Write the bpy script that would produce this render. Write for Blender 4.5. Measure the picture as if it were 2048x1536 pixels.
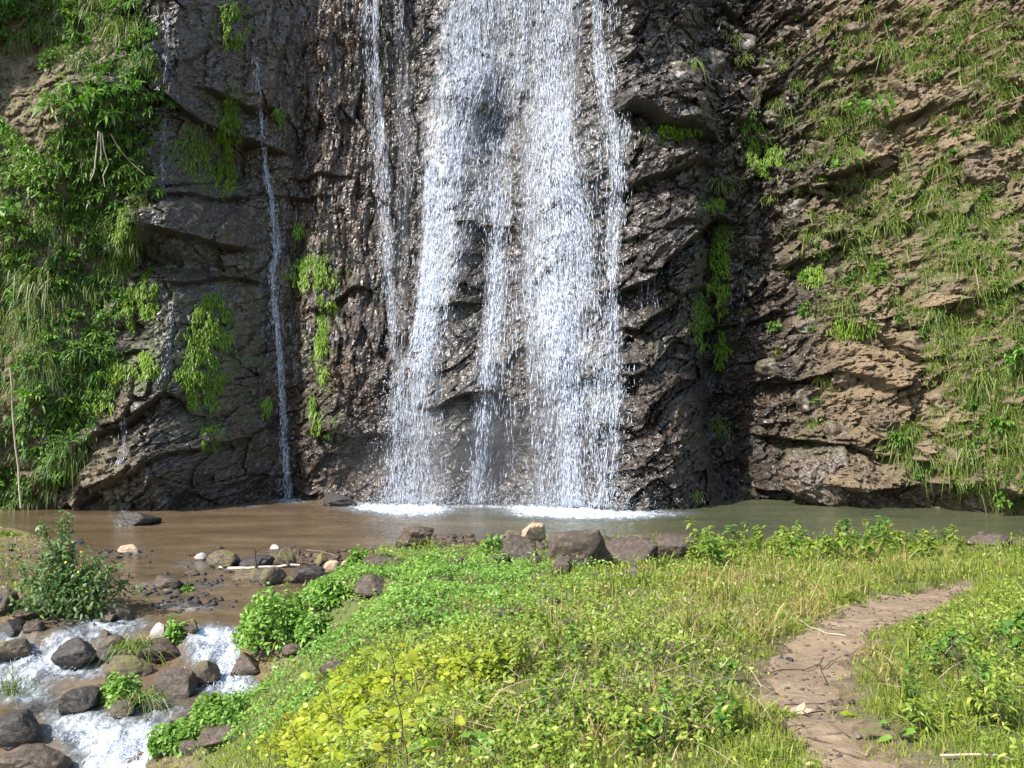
import bpy, math, random
import numpy as np
from mathutils import Vector, Matrix

for o in list(bpy.data.objects):
    bpy.data.objects.remove(o, do_unlink=True)
random.seed(7)
rng = np.random.default_rng(11)
scene = bpy.context.scene
col = scene.collection

# ------------------------------------------------------------------ camera, sky, sun, exposure
F = 1967.0                      # focal length in pixels of the 2048 px wide photograph
CAM = np.array([0.0, 0.0, 3.0])
PITCH = math.atan((820 - 768) / F)
cam_d = bpy.data.cameras.new('camera')
cam = bpy.data.objects.new('camera', cam_d)
col.objects.link(cam)
cam_d.sensor_width = 36.0
cam_d.lens = 36.0 * F / 2048.0
cam_d.clip_end = 1000.0
cam.location = CAM
cam.rotation_euler = (math.pi / 2 + PITCH, 0, 0)
scene.camera = cam

SUN = Vector((-0.58, -0.56, 0.76)).normalized()      # direction towards the sun
world = bpy.data.worlds.new('World')
scene.world = world
world.use_nodes = True
wt = world.node_tree
sky = wt.nodes.new('ShaderNodeTexSky')
sky.sky_type = 'NISHITA'
sky.sun_disc = False
sky.sun_elevation = math.asin(SUN.z)
sky.sun_rotation = math.atan2(SUN.x, SUN.y)
wt.links.new(sky.outputs[0], wt.nodes['Background'].inputs[0])
wt.nodes['Background'].inputs[1].default_value = 0.15
sun_d = bpy.data.lights.new('sun', 'SUN')
sun_d.energy = 4.2
sun_d.angle = math.radians(0.53)
sun_d.color = (1.0, 0.94, 0.85)
sun = bpy.data.objects.new('sun', sun_d)
col.objects.link(sun)
sun.rotation_euler = SUN.to_track_quat('Z', 'Y').to_euler()
scene.view_settings.view_transform = 'Standard'
scene.view_settings.look = 'None'
scene.view_settings.gamma = 1.0
scene.view_settings.exposure = 1.45
scene.render.engine = 'CYCLES'
scene.cycles.max_bounces = 6
scene.cycles.diffuse_bounces = 3
scene.cycles.glossy_bounces = 2
scene.cycles.transmission_bounces = 4
scene.cycles.transparent_max_bounces = 12

# ------------------------------------------------------------------ picture <-> place helpers
CP, SP = math.cos(PITCH), math.sin(PITCH)

def at(u, v, Y):
    """point of the place at depth Y seen at pixel (u, v) of the photograph"""
    u = np.asarray(u, float); v = np.asarray(v, float)
    b = (768.0 - v) / F
    dy = CP - b * SP
    return np.stack([(u - 1024.0) / F / dy * Y, 0 * u + Y, CAM[2] + (SP + b * CP) / dy * Y], -1)

def proj(P):
    P = np.asarray(P, float)
    x, y, z = P[..., 0], P[..., 1], P[..., 2] - CAM[2]
    w = y * CP + z * SP
    return 1024.0 + F * x / w, 768.0 - F * (-y * SP + z * CP) / w

# ------------------------------------------------------------------ noise
def hsh(ix, iy, seed):
    with np.errstate(over='ignore'):
        n = (ix.astype(np.int64).astype(np.uint32) * np.uint32(374761393)
             + iy.astype(np.int64).astype(np.uint32) * np.uint32(668265263)
             + np.uint32((seed * 2246822519) & 0xffffffff))
        n = (n ^ (n >> np.uint32(13))) * np.uint32(1274126177)
        n = (n ^ (n >> np.uint32(15))) * np.uint32(2654435761)
        n ^= n >> np.uint32(16)
    return n.astype(np.float64) / 4294967296.0

def perlin(x, y, seed=0):
    ix = np.floor(x); iy = np.floor(y)
    fx = x - ix; fy = y - iy
    ux = fx * fx * fx * (fx * (fx * 6 - 15) + 10)
    uy = fy * fy * fy * (fy * (fy * 6 - 15) + 10)
    def g(dx, dy):
        a = hsh(ix + dx, iy + dy, seed) * (2 * math.pi)
        return np.cos(a) * (fx - dx) + np.sin(a) * (fy - dy)
    a = g(0, 0) * (1 - ux) + g(1, 0) * ux
    b = g(0, 1) * (1 - ux) + g(1, 1) * ux
    return 1.5 * (a * (1 - uy) + b * uy)

def fbm(x, y, seed=0, octv=4, gain=0.5):
    s = 0; a = 1.0; f = 1.0
    for i in range(octv):
        s = s + a * perlin(x * f + 17.3 * i, y * f - 9.1 * i, seed + i * 31)
        a *= gain; f *= 2.03
    return s

def cells(x, y, seed):
    """nearest jittered cell: (distance, gap to the next, offset x, offset y, three random numbers)"""
    ix = np.floor(x); iy = np.floor(y)
    f1 = np.full(x.shape, 9.0); f2 = np.full(x.shape, 9.0)
    ox = np.zeros(x.shape); oy = np.zeros(x.shape); cx = np.zeros(x.shape); cy = np.zeros(x.shape)
    for dx in (-1, 0, 1):
        for dy in (-1, 0, 1):
            a = ix + dx; b = iy + dy
            px = x - (a + 0.1 + 0.8 * hsh(a, b, seed)); py = y - (b + 0.1 + 0.8 * hsh(a, b, seed + 1))
            d = px * px + py * py
            m = d < f1
            f2 = np.where(m, f1, np.minimum(f2, d))
            f1 = np.where(m, d, f1)
            ox = np.where(m, px, ox); oy = np.where(m, py, oy)
            cx = np.where(m, a, cx); cy = np.where(m, b, cy)
    return (np.sqrt(f1), np.sqrt(f2) - np.sqrt(f1), ox, oy,
            hsh(cx, cy, seed + 2), hsh(cx, cy, seed + 3), hsh(cx, cy, seed + 4))

def sstep(a, b, x):
    t = np.clip((x - a) / (b - a), 0, 1)
    return t * t * (3 - 2 * t)

def blobs(U, V, L):
    s = np.zeros(U.shape)
    for b in L:
        u, v, ru, rv = b[:4]; a = b[4] if len(b) > 4 else 1.0
        s = s + a * np.exp(-(((U - u) / ru) ** 2 + ((V - v) / rv) ** 2))
    return s

# ------------------------------------------------------------------ mesh helpers
def mesh_np(name, V, tris=None, quads=None, mats=(), attrs=None, smooth=False):
    me = bpy.data.meshes.new(name)
    V = np.ascontiguousarray(V, dtype=np.float32)
    nt = 0 if tris is None else len(tris); nq = 0 if quads is None else len(quads)
    me.vertices.add(len(V)); me.vertices.foreach_set('co', V.ravel())
    parts = []
    if nt: parts.append(np.asarray(tris, dtype=np.int32).ravel())
    if nq: parts.append(np.asarray(quads, dtype=np.int32).ravel())
    li = np.concatenate(parts)
    me.loops.add(len(li)); me.loops.foreach_set('vertex_index', li)
    me.polygons.add(nt + nq)
    st = np.concatenate([np.arange(nt) * 3, nt * 3 + np.arange(nq) * 4]).astype(np.int32)
    me.polygons.foreach_set('loop_start', st)
    me.polygons.foreach_set('use_smooth', np.full(nt + nq, smooth, dtype=bool))
    for k, a in (attrs or {}).items():
        at_ = me.attributes.new(k, 'FLOAT', 'POINT')
        at_.data.foreach_set('value', np.ascontiguousarray(a, dtype=np.float32))
    me.update(calc_edges=True)
    for m in mats: me.materials.append(m)
    return me

def link(name, me, parent=None, **props):
    o = bpy.data.objects.new(name, me)
    col.objects.link(o)
    if parent is not None: o.parent = parent
    for k, v in props.items():
        if v is not None: o[k] = v
    return o

def grid_quads(nx, ny):
    i = np.arange(nx - 1); j = np.arange(ny - 1)
    I, J = np.meshgrid(i, j)
    a = (J * nx + I).ravel()
    return np.stack([a, a + 1, a + nx + 1, a + nx], -1)

class Soup:
    """collects vertices and faces of many small pieces for one mesh"""
    def __init__(s): s.V = []; s.T = []; s.Q = []; s.A = []; s.n = 0
    def add(s, V, T=None, Q=None, tint=0.5):
        V = np.asarray(V, float).reshape(-1, 3)
        if T is not None and len(T): s.T.append(np.asarray(T) + s.n)
        if Q is not None and len(Q): s.Q.append(np.asarray(Q) + s.n)
        s.A.append(np.broadcast_to(np.asarray(tint, float), (len(V),)))
        s.V.append(V); s.n += len(V)
    def mesh(s, name, mats, smooth=False):
        return mesh_np(name, np.concatenate(s.V), np.concatenate(s.T) if s.T else None,
                       np.concatenate(s.Q) if s.Q else None, mats, {'tint': np.concatenate(s.A)}, smooth)

def nrm(a):
    return a / np.maximum(np.linalg.norm(a, axis=-1, keepdims=True), 1e-9)

# ------------------------------------------------------------------ material helpers
def newmat(name):
    m = bpy.data.materials.new(name); m.use_nodes = True
    nt = m.node_tree
    return m, nt, nt.nodes['Principled BSDF'], nt.nodes['Material Output']

class NB:
    def __init__(s, nt): s.nt = nt
    def n(s, t, **kw):
        nd = s.nt.nodes.new(t)
        for k, v in kw.items(): setattr(nd, k, v)
        return nd
    def l(s, a, b): s.nt.links.new(a, b)
    def attr(s, name): return s.n('ShaderNodeAttribute', attribute_name=name).outputs['Fac']
    def pos(s): return s.n('ShaderNodeNewGeometry').outputs['Position']
    def obj(s): return s.n('ShaderNodeTexCoord').outputs['Object']
    def mapping(s, vec, scale=(1, 1, 1), rot=(0, 0, 0)):
        m = s.n('ShaderNodeMapping'); m.inputs['Scale'].default_value = scale; m.inputs['Rotation'].default_value = rot
        s.l(vec, m.inputs['Vector']); return m.outputs[0]
    def noise(s, vec, scale, detail=4, rough=0.55, dist=0.0):
        t = s.n('ShaderNodeTexNoise'); t.inputs['Scale'].default_value = scale; t.inputs['Detail'].default_value = detail
        t.inputs['Roughness'].default_value = rough; t.inputs['Distortion'].default_value = dist
        s.l(vec, t.inputs['Vector']); return t.outputs['Fac']
    def voro(s, vec, scale, feature='F1'):
        t = s.n('ShaderNodeTexVoronoi', feature=feature); t.inputs['Scale'].default_value = scale
        s.l(vec, t.inputs['Vector']); return t.outputs['Distance']
    def ramp(s, fac, stops):
        r = s.n('ShaderNodeValToRGB'); e = r.color_ramp.elements
        while len(e) < len(stops): e.new(0.5)
        for k, (p, c) in enumerate(stops):
            e[k].position = p
            e[k].color = (c, c, c, 1) if isinstance(c, (int, float)) else (c[0], c[1], c[2], 1)
        s.l(fac, r.inputs[0]); return r.outputs[0]
    def math(s, op, a, b=None, c=None, clamp=False):
        m = s.n('ShaderNodeMath', operation=op, use_clamp=clamp)
        for k, x in enumerate((a, b, c)):
            if x is None: continue
            if isinstance(x, (int, float)): m.inputs[k].default_value = x
            else: s.l(x, m.inputs[k])
        return m.outputs[0]
    def mix(s, fac, a, b, mode='MIX'):
        m = s.n('ShaderNodeMix', data_type='RGBA', blend_type=mode)
        if isinstance(fac, (int, float)): m.inputs[0].default_value = fac
        else: s.l(fac, m.inputs[0])
        for k, x in ((6, a), (7, b)):
            if isinstance(x, tuple): m.inputs[k].default_value = (x[0], x[1], x[2], 1)
            else: s.l(x, m.inputs[k])
        return m.outputs[2]
    def bump(s, h, strength, dist, normal=None):
        b = s.n('ShaderNodeBump'); b.inputs['Strength'].default_value = strength; b.inputs['Distance'].default_value = dist
        s.l(h, b.inputs['Height'])
        if normal is not None: s.l(normal, b.inputs['Normal'])
        return b.outputs[0]

def leaf_mat(name, stops, transl=0.35, rough=0.45, var=0.5):
    m, nt, p, out = newmat(name); b = NB(nt)
    oi = b.n('ShaderNodeObjectInfo').outputs['Random']
    t = b.math('ADD', b.math('MULTIPLY', b.attr('tint'), 1 - var * 0.4), b.math('MULTIPLY', oi, var * 0.4))
    c = b.ramp(t, stops)
    b.l(c, p.inputs['Base Color']); p.inputs['Roughness'].default_value = rough
    p.inputs['Specular IOR Level'].default_value = 0.35
    tr = b.n('ShaderNodeBsdfTranslucent')
    b.l(b.mix(1.0, c, (1.1, 1.2, .65), 'MULTIPLY'), tr.inputs['Color'])
    mx = b.n('ShaderNodeMixShader'); mx.inputs[0].default_value = transl
    b.l(p.outputs[0], mx.inputs[1]); b.l(tr.outputs[0], mx.inputs[2]); b.l(mx.outputs[0], out.inputs[0])
    return m
# ------------------------------------------------------------------ the cliff
WLP = [(-900, 1010), (-300, 1022), (0, 1020), (170, 1018), (330, 1019), (430, 1010), (580, 998), (700, 1001), (780, 1004), (870, 1006),
       (1000, 1007), (1200, 1018), (1290, 1019), (1400, 1012), (1450, 1005), (1570, 1004), (1700, 1012), (1850, 1018), (2048, 1034), (2400, 1060), (2900, 1080)]
_wu = np.array([p[0] for p in WLP], float); _wv = np.array([p[1] for p in WLP], float)
def _ydepth(v, z):
    b = (768.0 - v) / F
    return (z - CAM[2]) * (CP - b * SP) / (SP + b * CP)
_wy = _ydepth(_wv, 0.0)
_wx = (_wu - 1024) / F * _wy
REF = 31.0
def W2(u, v): # pixel -> (x, z) on a reference plane
    p = at(u, v, REF); return p[..., 0], p[..., 2]

FEAT = [(1480, 845, 62, 130, -1.7), (1500, 965, 80, 60, -.9), (1452, 560, 34, 170, -.9), (1440, 330, 45, 80, -.6), (1480, 700, 40, 80, -.7),
        (1900, 1000, 130, 22, -1.6), (400, 300, 65, 65, -1.2), (380, 530, 75, 22, -.8), (690, 720, 55, 220, .7), (620, 330, 50, 240, .5),
        (1350, 455, 85, 110, 1.1), (1335, 850, 62, 110, 1.0), (1340, 180, 80, 55, .8), (1670, 955, 85, 50, 1.4), (1790, 770, 85, 95, .9),
        (180, 230, 120, 110, 1.2), (90, 470, 100, 150, .9), (120, 790, 90, 120, 1.0), (330, 445, 90, 45, 1.0), (310, 930, 140, 65, .9),
        (510, 720, 45, 220, -.6), (690, 930, 36, 50, -.9), (650, 580, 45, 60, -.5), (1010, 905, 45, 45, -.6), (905, 520, 40, 120, .5),
        (940, 120, 60, 60, .35), (1000, 200, 28, 110, -.5), (1120, 330, 60, 140, .5), (920, 880, 55, 60, .4), (1190, 930, 50, 60, -.5),
        (760, 300, 50, 320, -.5), (820, 300, 30, 250, -.35), (1840, 180, 60, 30, .6), (1785, 285, 60, 35, .6), (1980, 325, 70, 50, .6), (1420, 120, 60, 70, .5), (1900, 560, 80, 80, .6),
        (430, 640, 70, 120, .4), (480, 480, 60, 200, -.3), (1390, 300, 50, 30, .6), (560, 560, 16, 430, -.35)]
LEDGE = [([(1240, 590), (1330, 535), (1430, 430), (1475, 400)], .8, .35), ([(1268, 222), (1340, 240), (1430, 236)], .9, .5), ([(1265, 660), (1340, 612), (1420, 560)], .5, .3),
         ([(1250, 775), (1330, 705), (1410, 640)], .45, .3), ([(1255, 850), (1310, 790), (1390, 755)], .4, .3), ([(1250, 385), (1340, 335), (1440, 285)], .45, .3),
         ([(1260, 480), (1330, 450), (1400, 430)], .25, .2), ([(325, 205), (400, 235), (485, 250)], .6, .5), ([(250, 515), (330, 475), (440, 482)], .65, .4), ([(425, 168), (485, 175)], .5, .3),
         ([(255, 425), (360, 388), (440, 368)], .3, .25), ([(860, 815), (930, 786), (965, 792)], .5, .3), ([(860, 615), (935, 600)], .3, .25), ([(915, 435), (990, 440)], .3, .3),
         ([(640, 862), (700, 880), (745, 870)], .5, .4), ([(1590, 760), (1680, 745), (1760, 780)], .6, .35), ([(1580, 880), (1700, 885), (1810, 925)], .6, .35),
         ([(1730, 310), (1830, 272)], .5, .3), ([(1800, 212), (1890, 185)], .5, .3), ([(1575, 990), (1750, 970), (1900, 965), (2060, 985)], .7, .3), ([(885, 150), (1000, 165)], .15, .2),
         ([(570, 300), (640, 306)], .18, .2), ([(540, 345), (600, 350)], .2, .2), ([(150, 960), (260, 860), (350, 790)], .5, .25), ([(200, 1000), (330, 930), (430, 880)], .4, .25),
         ([(380, 560), (450, 550)], .35, .35), ([(630, 610), (690, 560)], .35, .4), ([(1500, 330), (1580, 300)], .4, .3), ([(1500, 650), (1600, 600)], .4, .3), ([(1640, 500), (1740, 470)], .4, .3),
         ([(1550, 180), (1650, 150)], .35, .25), ([(1860, 620), (1960, 590)], .5, .3), ([(1700, 640), (1800, 690)], .4, .3), ([(1180, 760), (1250, 735)], .4, .25), ([(1260, 830), (1290, 800)], .3, .2)]

def cliff_large(X, Z):
    yb = np.interp(X, _wx, _wy)
    U, V = proj(np.stack([X, np.full(X.shape, REF), Z], -1))
    lean = np.interp(U, [-700, 0, 300, 560, 800, 1000, 1250, 1420, 1600, 2048, 2800], [.1, .10, .09, .10, .13, .16, .16, .19, .27, .36, .4])
    Y = yb + lean * np.maximum(Z, -1)
    Y = Y - 1.1 * fbm(X * .16, Z * .11, 5, 2)
    for u, v, ru, rv, a in FEAT:
        cx, cz = W2(u, v); rx = ru / F * REF; rz = rv / F * REF
        Y = Y - a * np.exp(-(((X - cx) / rx) ** 2 + ((Z - cz) / rz) ** 2))
    # side wall added out of view on the left, shaped to shade the cliff
    Y = Y - 4.9 * sstep(-16.6, -20.0, X) - 7 * sstep(-21, -31, X)
    Y = Y - 6.0 * sstep(20.0, 30.0, X)
    return Y, U, V

def cliff_detail(X, Z, U, V):
    wx = X + .22 * fbm(X * .6, Z * .6, 41, 2); wz = Z + .22 * fbm(X * .6 + 5, Z * .6, 43, 2)
    D = np.zeros(X.shape)
    # ledges: a shelf line with a slope above it and an undercut below
    for pts, a, dn in LEDGE:
        P = [W2(*p) for p in pts]
        lo = min(p[0] for p in P) - 1.5; hi = max(p[0] for p in P) + 1.5
        m = (X > lo) & (X < hi)
        if not m.any(): continue
        x = wx[m]; z = wz[m]
        xs = np.array([p[0] for p in P]); zs = np.array([p[1] for p in P])
        line = np.interp(x, xs, zs)
        sl = (zs[-1] - zs[0]) / (xs[-1] - xs[0])
        d = (z - line) / math.sqrt(1 + sl * sl)
        end = np.exp(-(np.maximum(0, np.maximum(xs[0] - x, x - xs[-1])) / .5) ** 2)
        prof = np.where(d > 0, np.exp(-np.maximum(d, 0) / .9), -.85 * np.exp(np.minimum(d, 0) / dn))
        k = sstep(-.05, .05, d)
        prof = k * np.exp(-np.maximum(d, 0) / .9) - (1 - k) * .85 * np.exp(np.minimum(d, 0) / dn)
        D[m] += a * end * prof
    nz = .5 + .5 * fbm(X * .25, Z * .25, 61, 2)
    col_w = (.55 * sstep(300, 340, U) * (1 - sstep(680, 800, V)) + .45 * sstep(480, 560, U)) * (1 - sstep(800, 860, U)) * (1 - .5 * sstep(700, 900, V))      # vertical fluted columns
    rub_w = sstep(1400, 1520, U)                                                            # broken rubble face
    fall_w = sstep(800, 860, U) * (1 - sstep(1210, 1270, U))                                # smoother rock behind the water
    soil_w = (1 - sstep(180, 300, U)) * (1 - sstep(850, 980, V))                            # overgrown soil
    ang = math.radians(33)
    ca, sa = math.cos(ang), math.sin(ang)
    a1 = ca * wx + sa * wz; a2 = -sa * wx + ca * wz
    def facet(p, q, seed, off, tilt, crack, cw=.06):
        f1, gap, ox, oy, r0, r1, r2 = cells(p, q, seed)
        return off * (r0 - .5) + tilt * ((r1 - .5) * ox + (r2 - .5) * oy) - crack * (1 - sstep(0, cw, gap))
    amp = 1 - .5 * fall_w - .6 * soil_w
    # slanted slabs
    slab = facet(a1 / 1.3, a2 / .80, 101, .40, .85, .13) + facet(a1 / .60, a2 / .32, 103, .20, .46, .08) + facet(a1 / .25, a2 / .15, 105, .10, .26, .04, .1) + facet(a1 / .13, a2 / .09, 107, .018, .05, .008, .1)
    # columns
    colm = facet(wx / .55, wz / 2.6, 111, .34, .5, .10) + facet(wx / .24, wz / 1.4, 113, .11, .22, .04, .1) + .10 * fbm(X * 5.5, Z * .55, 115, 3) + facet(wx / .12, wz / .4, 117, .06, .14, .02, .1) + facet(wx / .3, wz / .5, 119, .06, .15, .03, .08)
    # rubble: blocks
    rub = facet(a1 / 1.2, a2 / .75, 121, .55, 1.0, .16) + facet(a1 / .46, a2 / .27, 123, .34, .66, .14, .08) + facet(a1 / .20, a2 / .125, 125, .15, .34, .07, .1) + facet(a1 / .11, a2 / .08, 127, .025, .06, .01, .1)
    w2 = np.clip(col_w, 0, 1); w3 = np.clip(rub_w * (1 - w2), 0, 1); w1 = 1 - w2 - w3
    D += amp * (w1 * slab + w2 * colm + w3 * rub * (.75 + .5 * nz))
    D += .10 * fbm(X * 1.5, Z * 1.5, 131, 3) + (.022 + .02 * w3) * fbm(X * 9, Z * 9, 133, 2)
    D += soil_w * .25 * fbm(X * 1.2, Z * .8, 135, 4)
    return D

xs = np.concatenate([np.linspace(-60, -17.2, 46), np.arange(-16.6, 18.0, .044), np.linspace(18.6, 60, 44)])
zs = np.concatenate([np.linspace(-1.2, -.3, 4), np.arange(-.2, 19.6, .044), np.linspace(20, 36, 20)])
CX, CZ = np.meshgrid(xs, zs)
CYL, CU, CV = cliff_large(CX, CZ)
dense = ((CX > -17) & (CX < 18) & (CZ < 19.8)).astype(float)
CY = CYL - cliff_detail(CX, CZ, CU, CV) * (.25 + .75 * dense)
# smoothed copy for water and plants
_k = 9
def boxblur(A, k):
    c = np.cumsum(np.pad(A, ((k + 1, k), (0, 0)), 'edge'), 0); A = (c[2 * k + 1:] - c[:-2 * k - 1]) / (2 * k + 1)
    c = np.cumsum(np.pad(A, ((0, 0), (k + 1, k)), 'edge'), 1); return (c[:, 2 * k + 1:] - c[:, :-2 * k - 1]) / (2 * k + 1)
CYS = boxblur(boxblur(CY, 6), 5)

def _ix(arr, x):
    i = np.clip(np.searchsorted(arr, x) - 1, 0, len(arr) - 2)
    t = np.clip((x - arr[i]) / (arr[i + 1] - arr[i]), 0, 1)
    return i, t
def cliff_y(x, z, A=None):
    A = CY if A is None else A
    i, s = _ix(xs, x); j, t = _ix(zs, z)
    return (A[j, i] * (1 - s) + A[j, i + 1] * s) * (1 - t) + (A[j + 1, i] * (1 - s) + A[j + 1, i + 1] * s) * t
def cliff_hit(u, v, A=None, off=0.0):
    """first point of the cliff seen at pixel (u, v), moved off metres towards the viewer"""
    u = np.asarray(u, float); v = np.asarray(v, float)
    Y = np.full(u.shape, 24.0); done = np.zeros(u.shape, bool)
    for k in range(110):
        p = at(u, v, Y)
        g = cliff_y(p[..., 0], p[..., 2], A) - Y
        done |= g <= 0.02
        Y = np.where(done, Y, Y + np.clip(g * .45, .02, 1.0))
        if done.all(): break
    return at(u, v, Y - off)

UU, VV = proj(np.stack([CX, CY, CZ], -1))
n1 = fbm(CX * .55, CZ * .55, 201, 4)
n2 = fbm(CX * 2.3, CZ * 2.3, 203, 3)
dry = sstep(1500, 1780, UU + 130 * n1) * .78 + blobs(UU, VV, [(1900, 580, 80, 60, .6), (1700, 690, 90, 90, .5), (1810, 800, 90, 90, .6), (1980, 330, 70, 60, .6), (1840, 180, 60, 40, .4), (1790, 285, 70, 40, .4), (1870, 80, 110, 60, .4)])
dry += (1 - sstep(150, 330, UU + 60 * n1)) * .55 + blobs(UU, VV, [(60, 210, 80, 70, .5), (30, 290, 60, 50, .4), (30, 780, 40, 80, .3)])
dry = np.clip(dry * (1 - .85 * blobs(UU, VV, [(1490, 860, 110, 160), (1480, 560, 80, 200)])), 0, 1)
soil = np.clip((1 - sstep(160, 300, UU + 50 * n1)) * (1 - sstep(900, 1010, VV)) + sstep(.15, .5, n1) * sstep(1650, 1900, UU) * .8, 0, 1)
moss = blobs(UU, VV, [(400, 310, 60, 70, .9), (370, 345, 60, 25, .9), (460, 30, 45, 60, .8), (470, 240, 40, 60, .8), (240, 480, 40, 90, .9), (420, 700, 80, 130, .9), (300, 600, 40, 70, .7),
                     (640, 540, 60, 60, .8), (640, 690, 30, 110, .8), (640, 860, 40, 60, .5), (300, 740, 50, 40, .8), (230, 740, 60, 60, .8), (430, 870, 70, 30, .6), (1340, 265, 60, 22, .8), (1430, 560, 45, 130, .7),
                     (1660, 130, 120, 100, .4), (1640, 480, 90, 80, .4), (1690, 650, 60, 50, .6), (1620, 545, 40, 30, .7), (1520, 300, 60, 70, .5), (1900, 450, 160, 200, .5), (1960, 750, 120, 250, .7), (1620, 890, 60, 20, .8),
                     (1600, 990, 40, 20, .4), (1790, 900, 80, 50, .5), (920, 615, 40, 18, .6), (925, 815, 40, 12, .6), (480, 560, 120, 300, .28), (1330, 660, 60, 60, .25)])
moss = np.clip(moss + .3 * (1 - sstep(200, 320, UU)), 0, 1) * sstep(-.25, .3, n2 + .3 * n1)
wet = np.clip(1 - dry * 1.2, 0, 1)
stain = np.clip(.12 + sstep(380, 520, UU) * (1 - sstep(740, 800, UU)) * .9 + blobs(UU, VV, [(1340, 860, 60, 120, .8), (500, 650, 90, 300, .3), (1400, 330, 70, 60, .5)]) + sstep(1420, 1500, UU) * .5, 0, 1)

def cliff_material():
    m, nt, p, out = newmat('wet cliff rock'); b = NB(nt)
    P = b.pos(); a_d = b.attr('dry'); a_m = b.attr('moss'); a_w = b.attr('wet'); a_s = b.attr('soil')
    big = b.noise(P, .8, 5, .6); fine = b.noise(P, 7, 6, .65); grit = b.noise(P, 38, 3, .6)
    streak = b.noise(b.mapping(P, (2.6, 2.6, .22)), 1.4, 5, .6, .4)
    wetc = b.ramp(fine, [(.25, (.012, .0098, .0078)), (.5, (.033, .027, .022)), (.75, (.074, .062, .052))])
    wetc = b.mix(b.math('MULTIPLY', b.attr('stain'), b.ramp(streak, [(.42, 0.0), (.60, 0.9)])), wetc, (.056, .032, .017))
    wetc = b.mix(b.ramp(big, [(.5, 0.0), (.7, .5)]), wetc, (.05, .046, .046))
    dryc = b.ramp(fine, [(.25, (.034, .024, .013)), (.5, (.100, .071, .039)), (.78, (.24, .175, .102))])
    dryc = b.mix(b.ramp(big, [(.42, 0.0), (.62, .75)]), dryc, (.18, .126, .071))
    c = b.mix(a_d, wetc, dryc)
    soilc = b.ramp(fine, [(.3, (.05, .038, .022)), (.7, (.17, .13, .075))])
    c = b.mix(b.math('MULTIPLY', a_s, .75), c, soilc)
    mk = b.math('MULTIPLY', a_m, b.ramp(b.noise(P, 11, 4, .6), [(.34, 0.15), (.55, 1.0)]))
    mossc = b.ramp(grit, [(.3, (.022, .035, .006)), (.65, (.085, .115, .02))])
    c = b.mix(mk, c, mossc)
    b.l(c, p.inputs['Base Color'])
    r_wet = b.ramp(fine, [(.3, .26), (.7, .52)])
    r = b.mix(a_w, (.85, .85, .85), r_wet)
    r = b.mix(mk, r, (.9, .9, .9))
    b.l(r, p.inputs['Roughness'])
    p.inputs['Specular IOR Level'].default_value = .6
    b.l(b.math('MULTIPLY', b.math('MULTIPLY', a_w, b.math('SUBTRACT', 1.0, mk)), .55), p.inputs['Coat Weight'])
    p.inputs['Coat Roughness'].default_value = .30; p.inputs['Coat IOR'].default_value = 1.45
    h = b.math('ADD', b.math('MULTIPLY', fine, .6), b.math('MULTIPLY', grit, .25))
    h = b.math('ADD', h, b.math('MULTIPLY', b.noise(b.mapping(P, (9, 9, 2.0)), 1.6, 4, .6), .5))
    wn = b.n('ShaderNodeTexNoise'); wn.inputs['Scale'].default_value = 2.2; wn.inputs['Detail'].default_value = 4; b.l(P, wn.inputs['Vector'])
    wa = b.n('ShaderNodeVectorMath', operation='MULTIPLY_ADD'); wa.inputs[1].default_value = (.7, .7, .7); b.l(wn.outputs['Color'], wa.inputs[0]); b.l(P, wa.inputs[2]); warp = wa.outputs[0]
    h = b.math('SUBTRACT', h, b.math('MULTIPLY', b.ramp(b.voro(b.mapping(warp, (4.2, 4.2, 5.5), (0, .5, 0)), 1.0, 'DISTANCE_TO_EDGE'), [(0.0, 1.0), (.05, 0.0)]), .28))
    b.l(b.bump(h, .9, .05), p.inputs['Normal']); b.l(b.bump(h, .35, .05), p.inputs['Coat Normal'])
    return m
CLIFF_MAT = cliff_material()
me = mesh_np('cliff', np.stack([CX, CY, CZ], -1).reshape(-1, 3), None, grid_quads(len(xs), len(zs)), [CLIFF_MAT],
             {'dry': dry.ravel(), 'wet': wet.ravel(), 'moss': moss.ravel(), 'soil': soil.ravel(), 'stain': stain.ravel()})
cliff = link('cliff', me, kind='structure')
# ------------------------------------------------------------------ water level, banks and ground
_wl = [(-30, -2.0), (0, -1.75), (9, -1.15), (10.8, -.95), (11.4, -.8), (12.4, -.62), (13.5, -.5), (14.2, -.18), (15.3, -.06), (17.5, 0), (200, 0)]
_wly = np.array([p[0] for p in _wl]); _wlz = np.array([p[1] for p in _wl])
def wlev(y): return np.interp(y, _wly, _wlz)
_bh = [(-40, 2.2), (0, 1.75), (4.4, 1.4), (10, .95), (15, .5), (20, .16), (22, .06), (26, .0), (200, 0)]
_bhy = np.array([p[0] for p in _bh]); _bhz = np.array([p[1] for p in _bh])
def hit_level(u, v):
    y = 18.0
    for k in range(60):
        y = .5 * y + .5 * float(np.clip(_ydepth(np.float64(v), wlev(y)), 3, 60))
    p = at(u, v, y); return (float(p[0]), float(p[1]))
EDGE = [(2700, 1066), (2048, 1078), (1900, 1088), (1600, 1092), (1420, 1100), (1200, 1088), (1080, 1082), (1000, 1092), (870, 1104), (780, 1112), (690, 1116), (690, 1142), (640, 1178), (620, 1205), (520, 1222),
        (480, 1255), (468, 1300), (500, 1352), (530, 1372), (480, 1420), (400, 1430), (312, 1482), (285, 1525)]
pool = [hit_level(u, v) for u, v in EDGE] + [(-3.7, 9.0), (-3.5, 6), (-3.5, -20), (-16, -20), (-16, 11.0)]
LB = [(-60, 1232), (-20, 1240), (60, 1248), (150, 1225), (110, 1180), (90, 1130), (110, 1090), (60, 1066), (0, 1052), (-120, 1046)]
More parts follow.
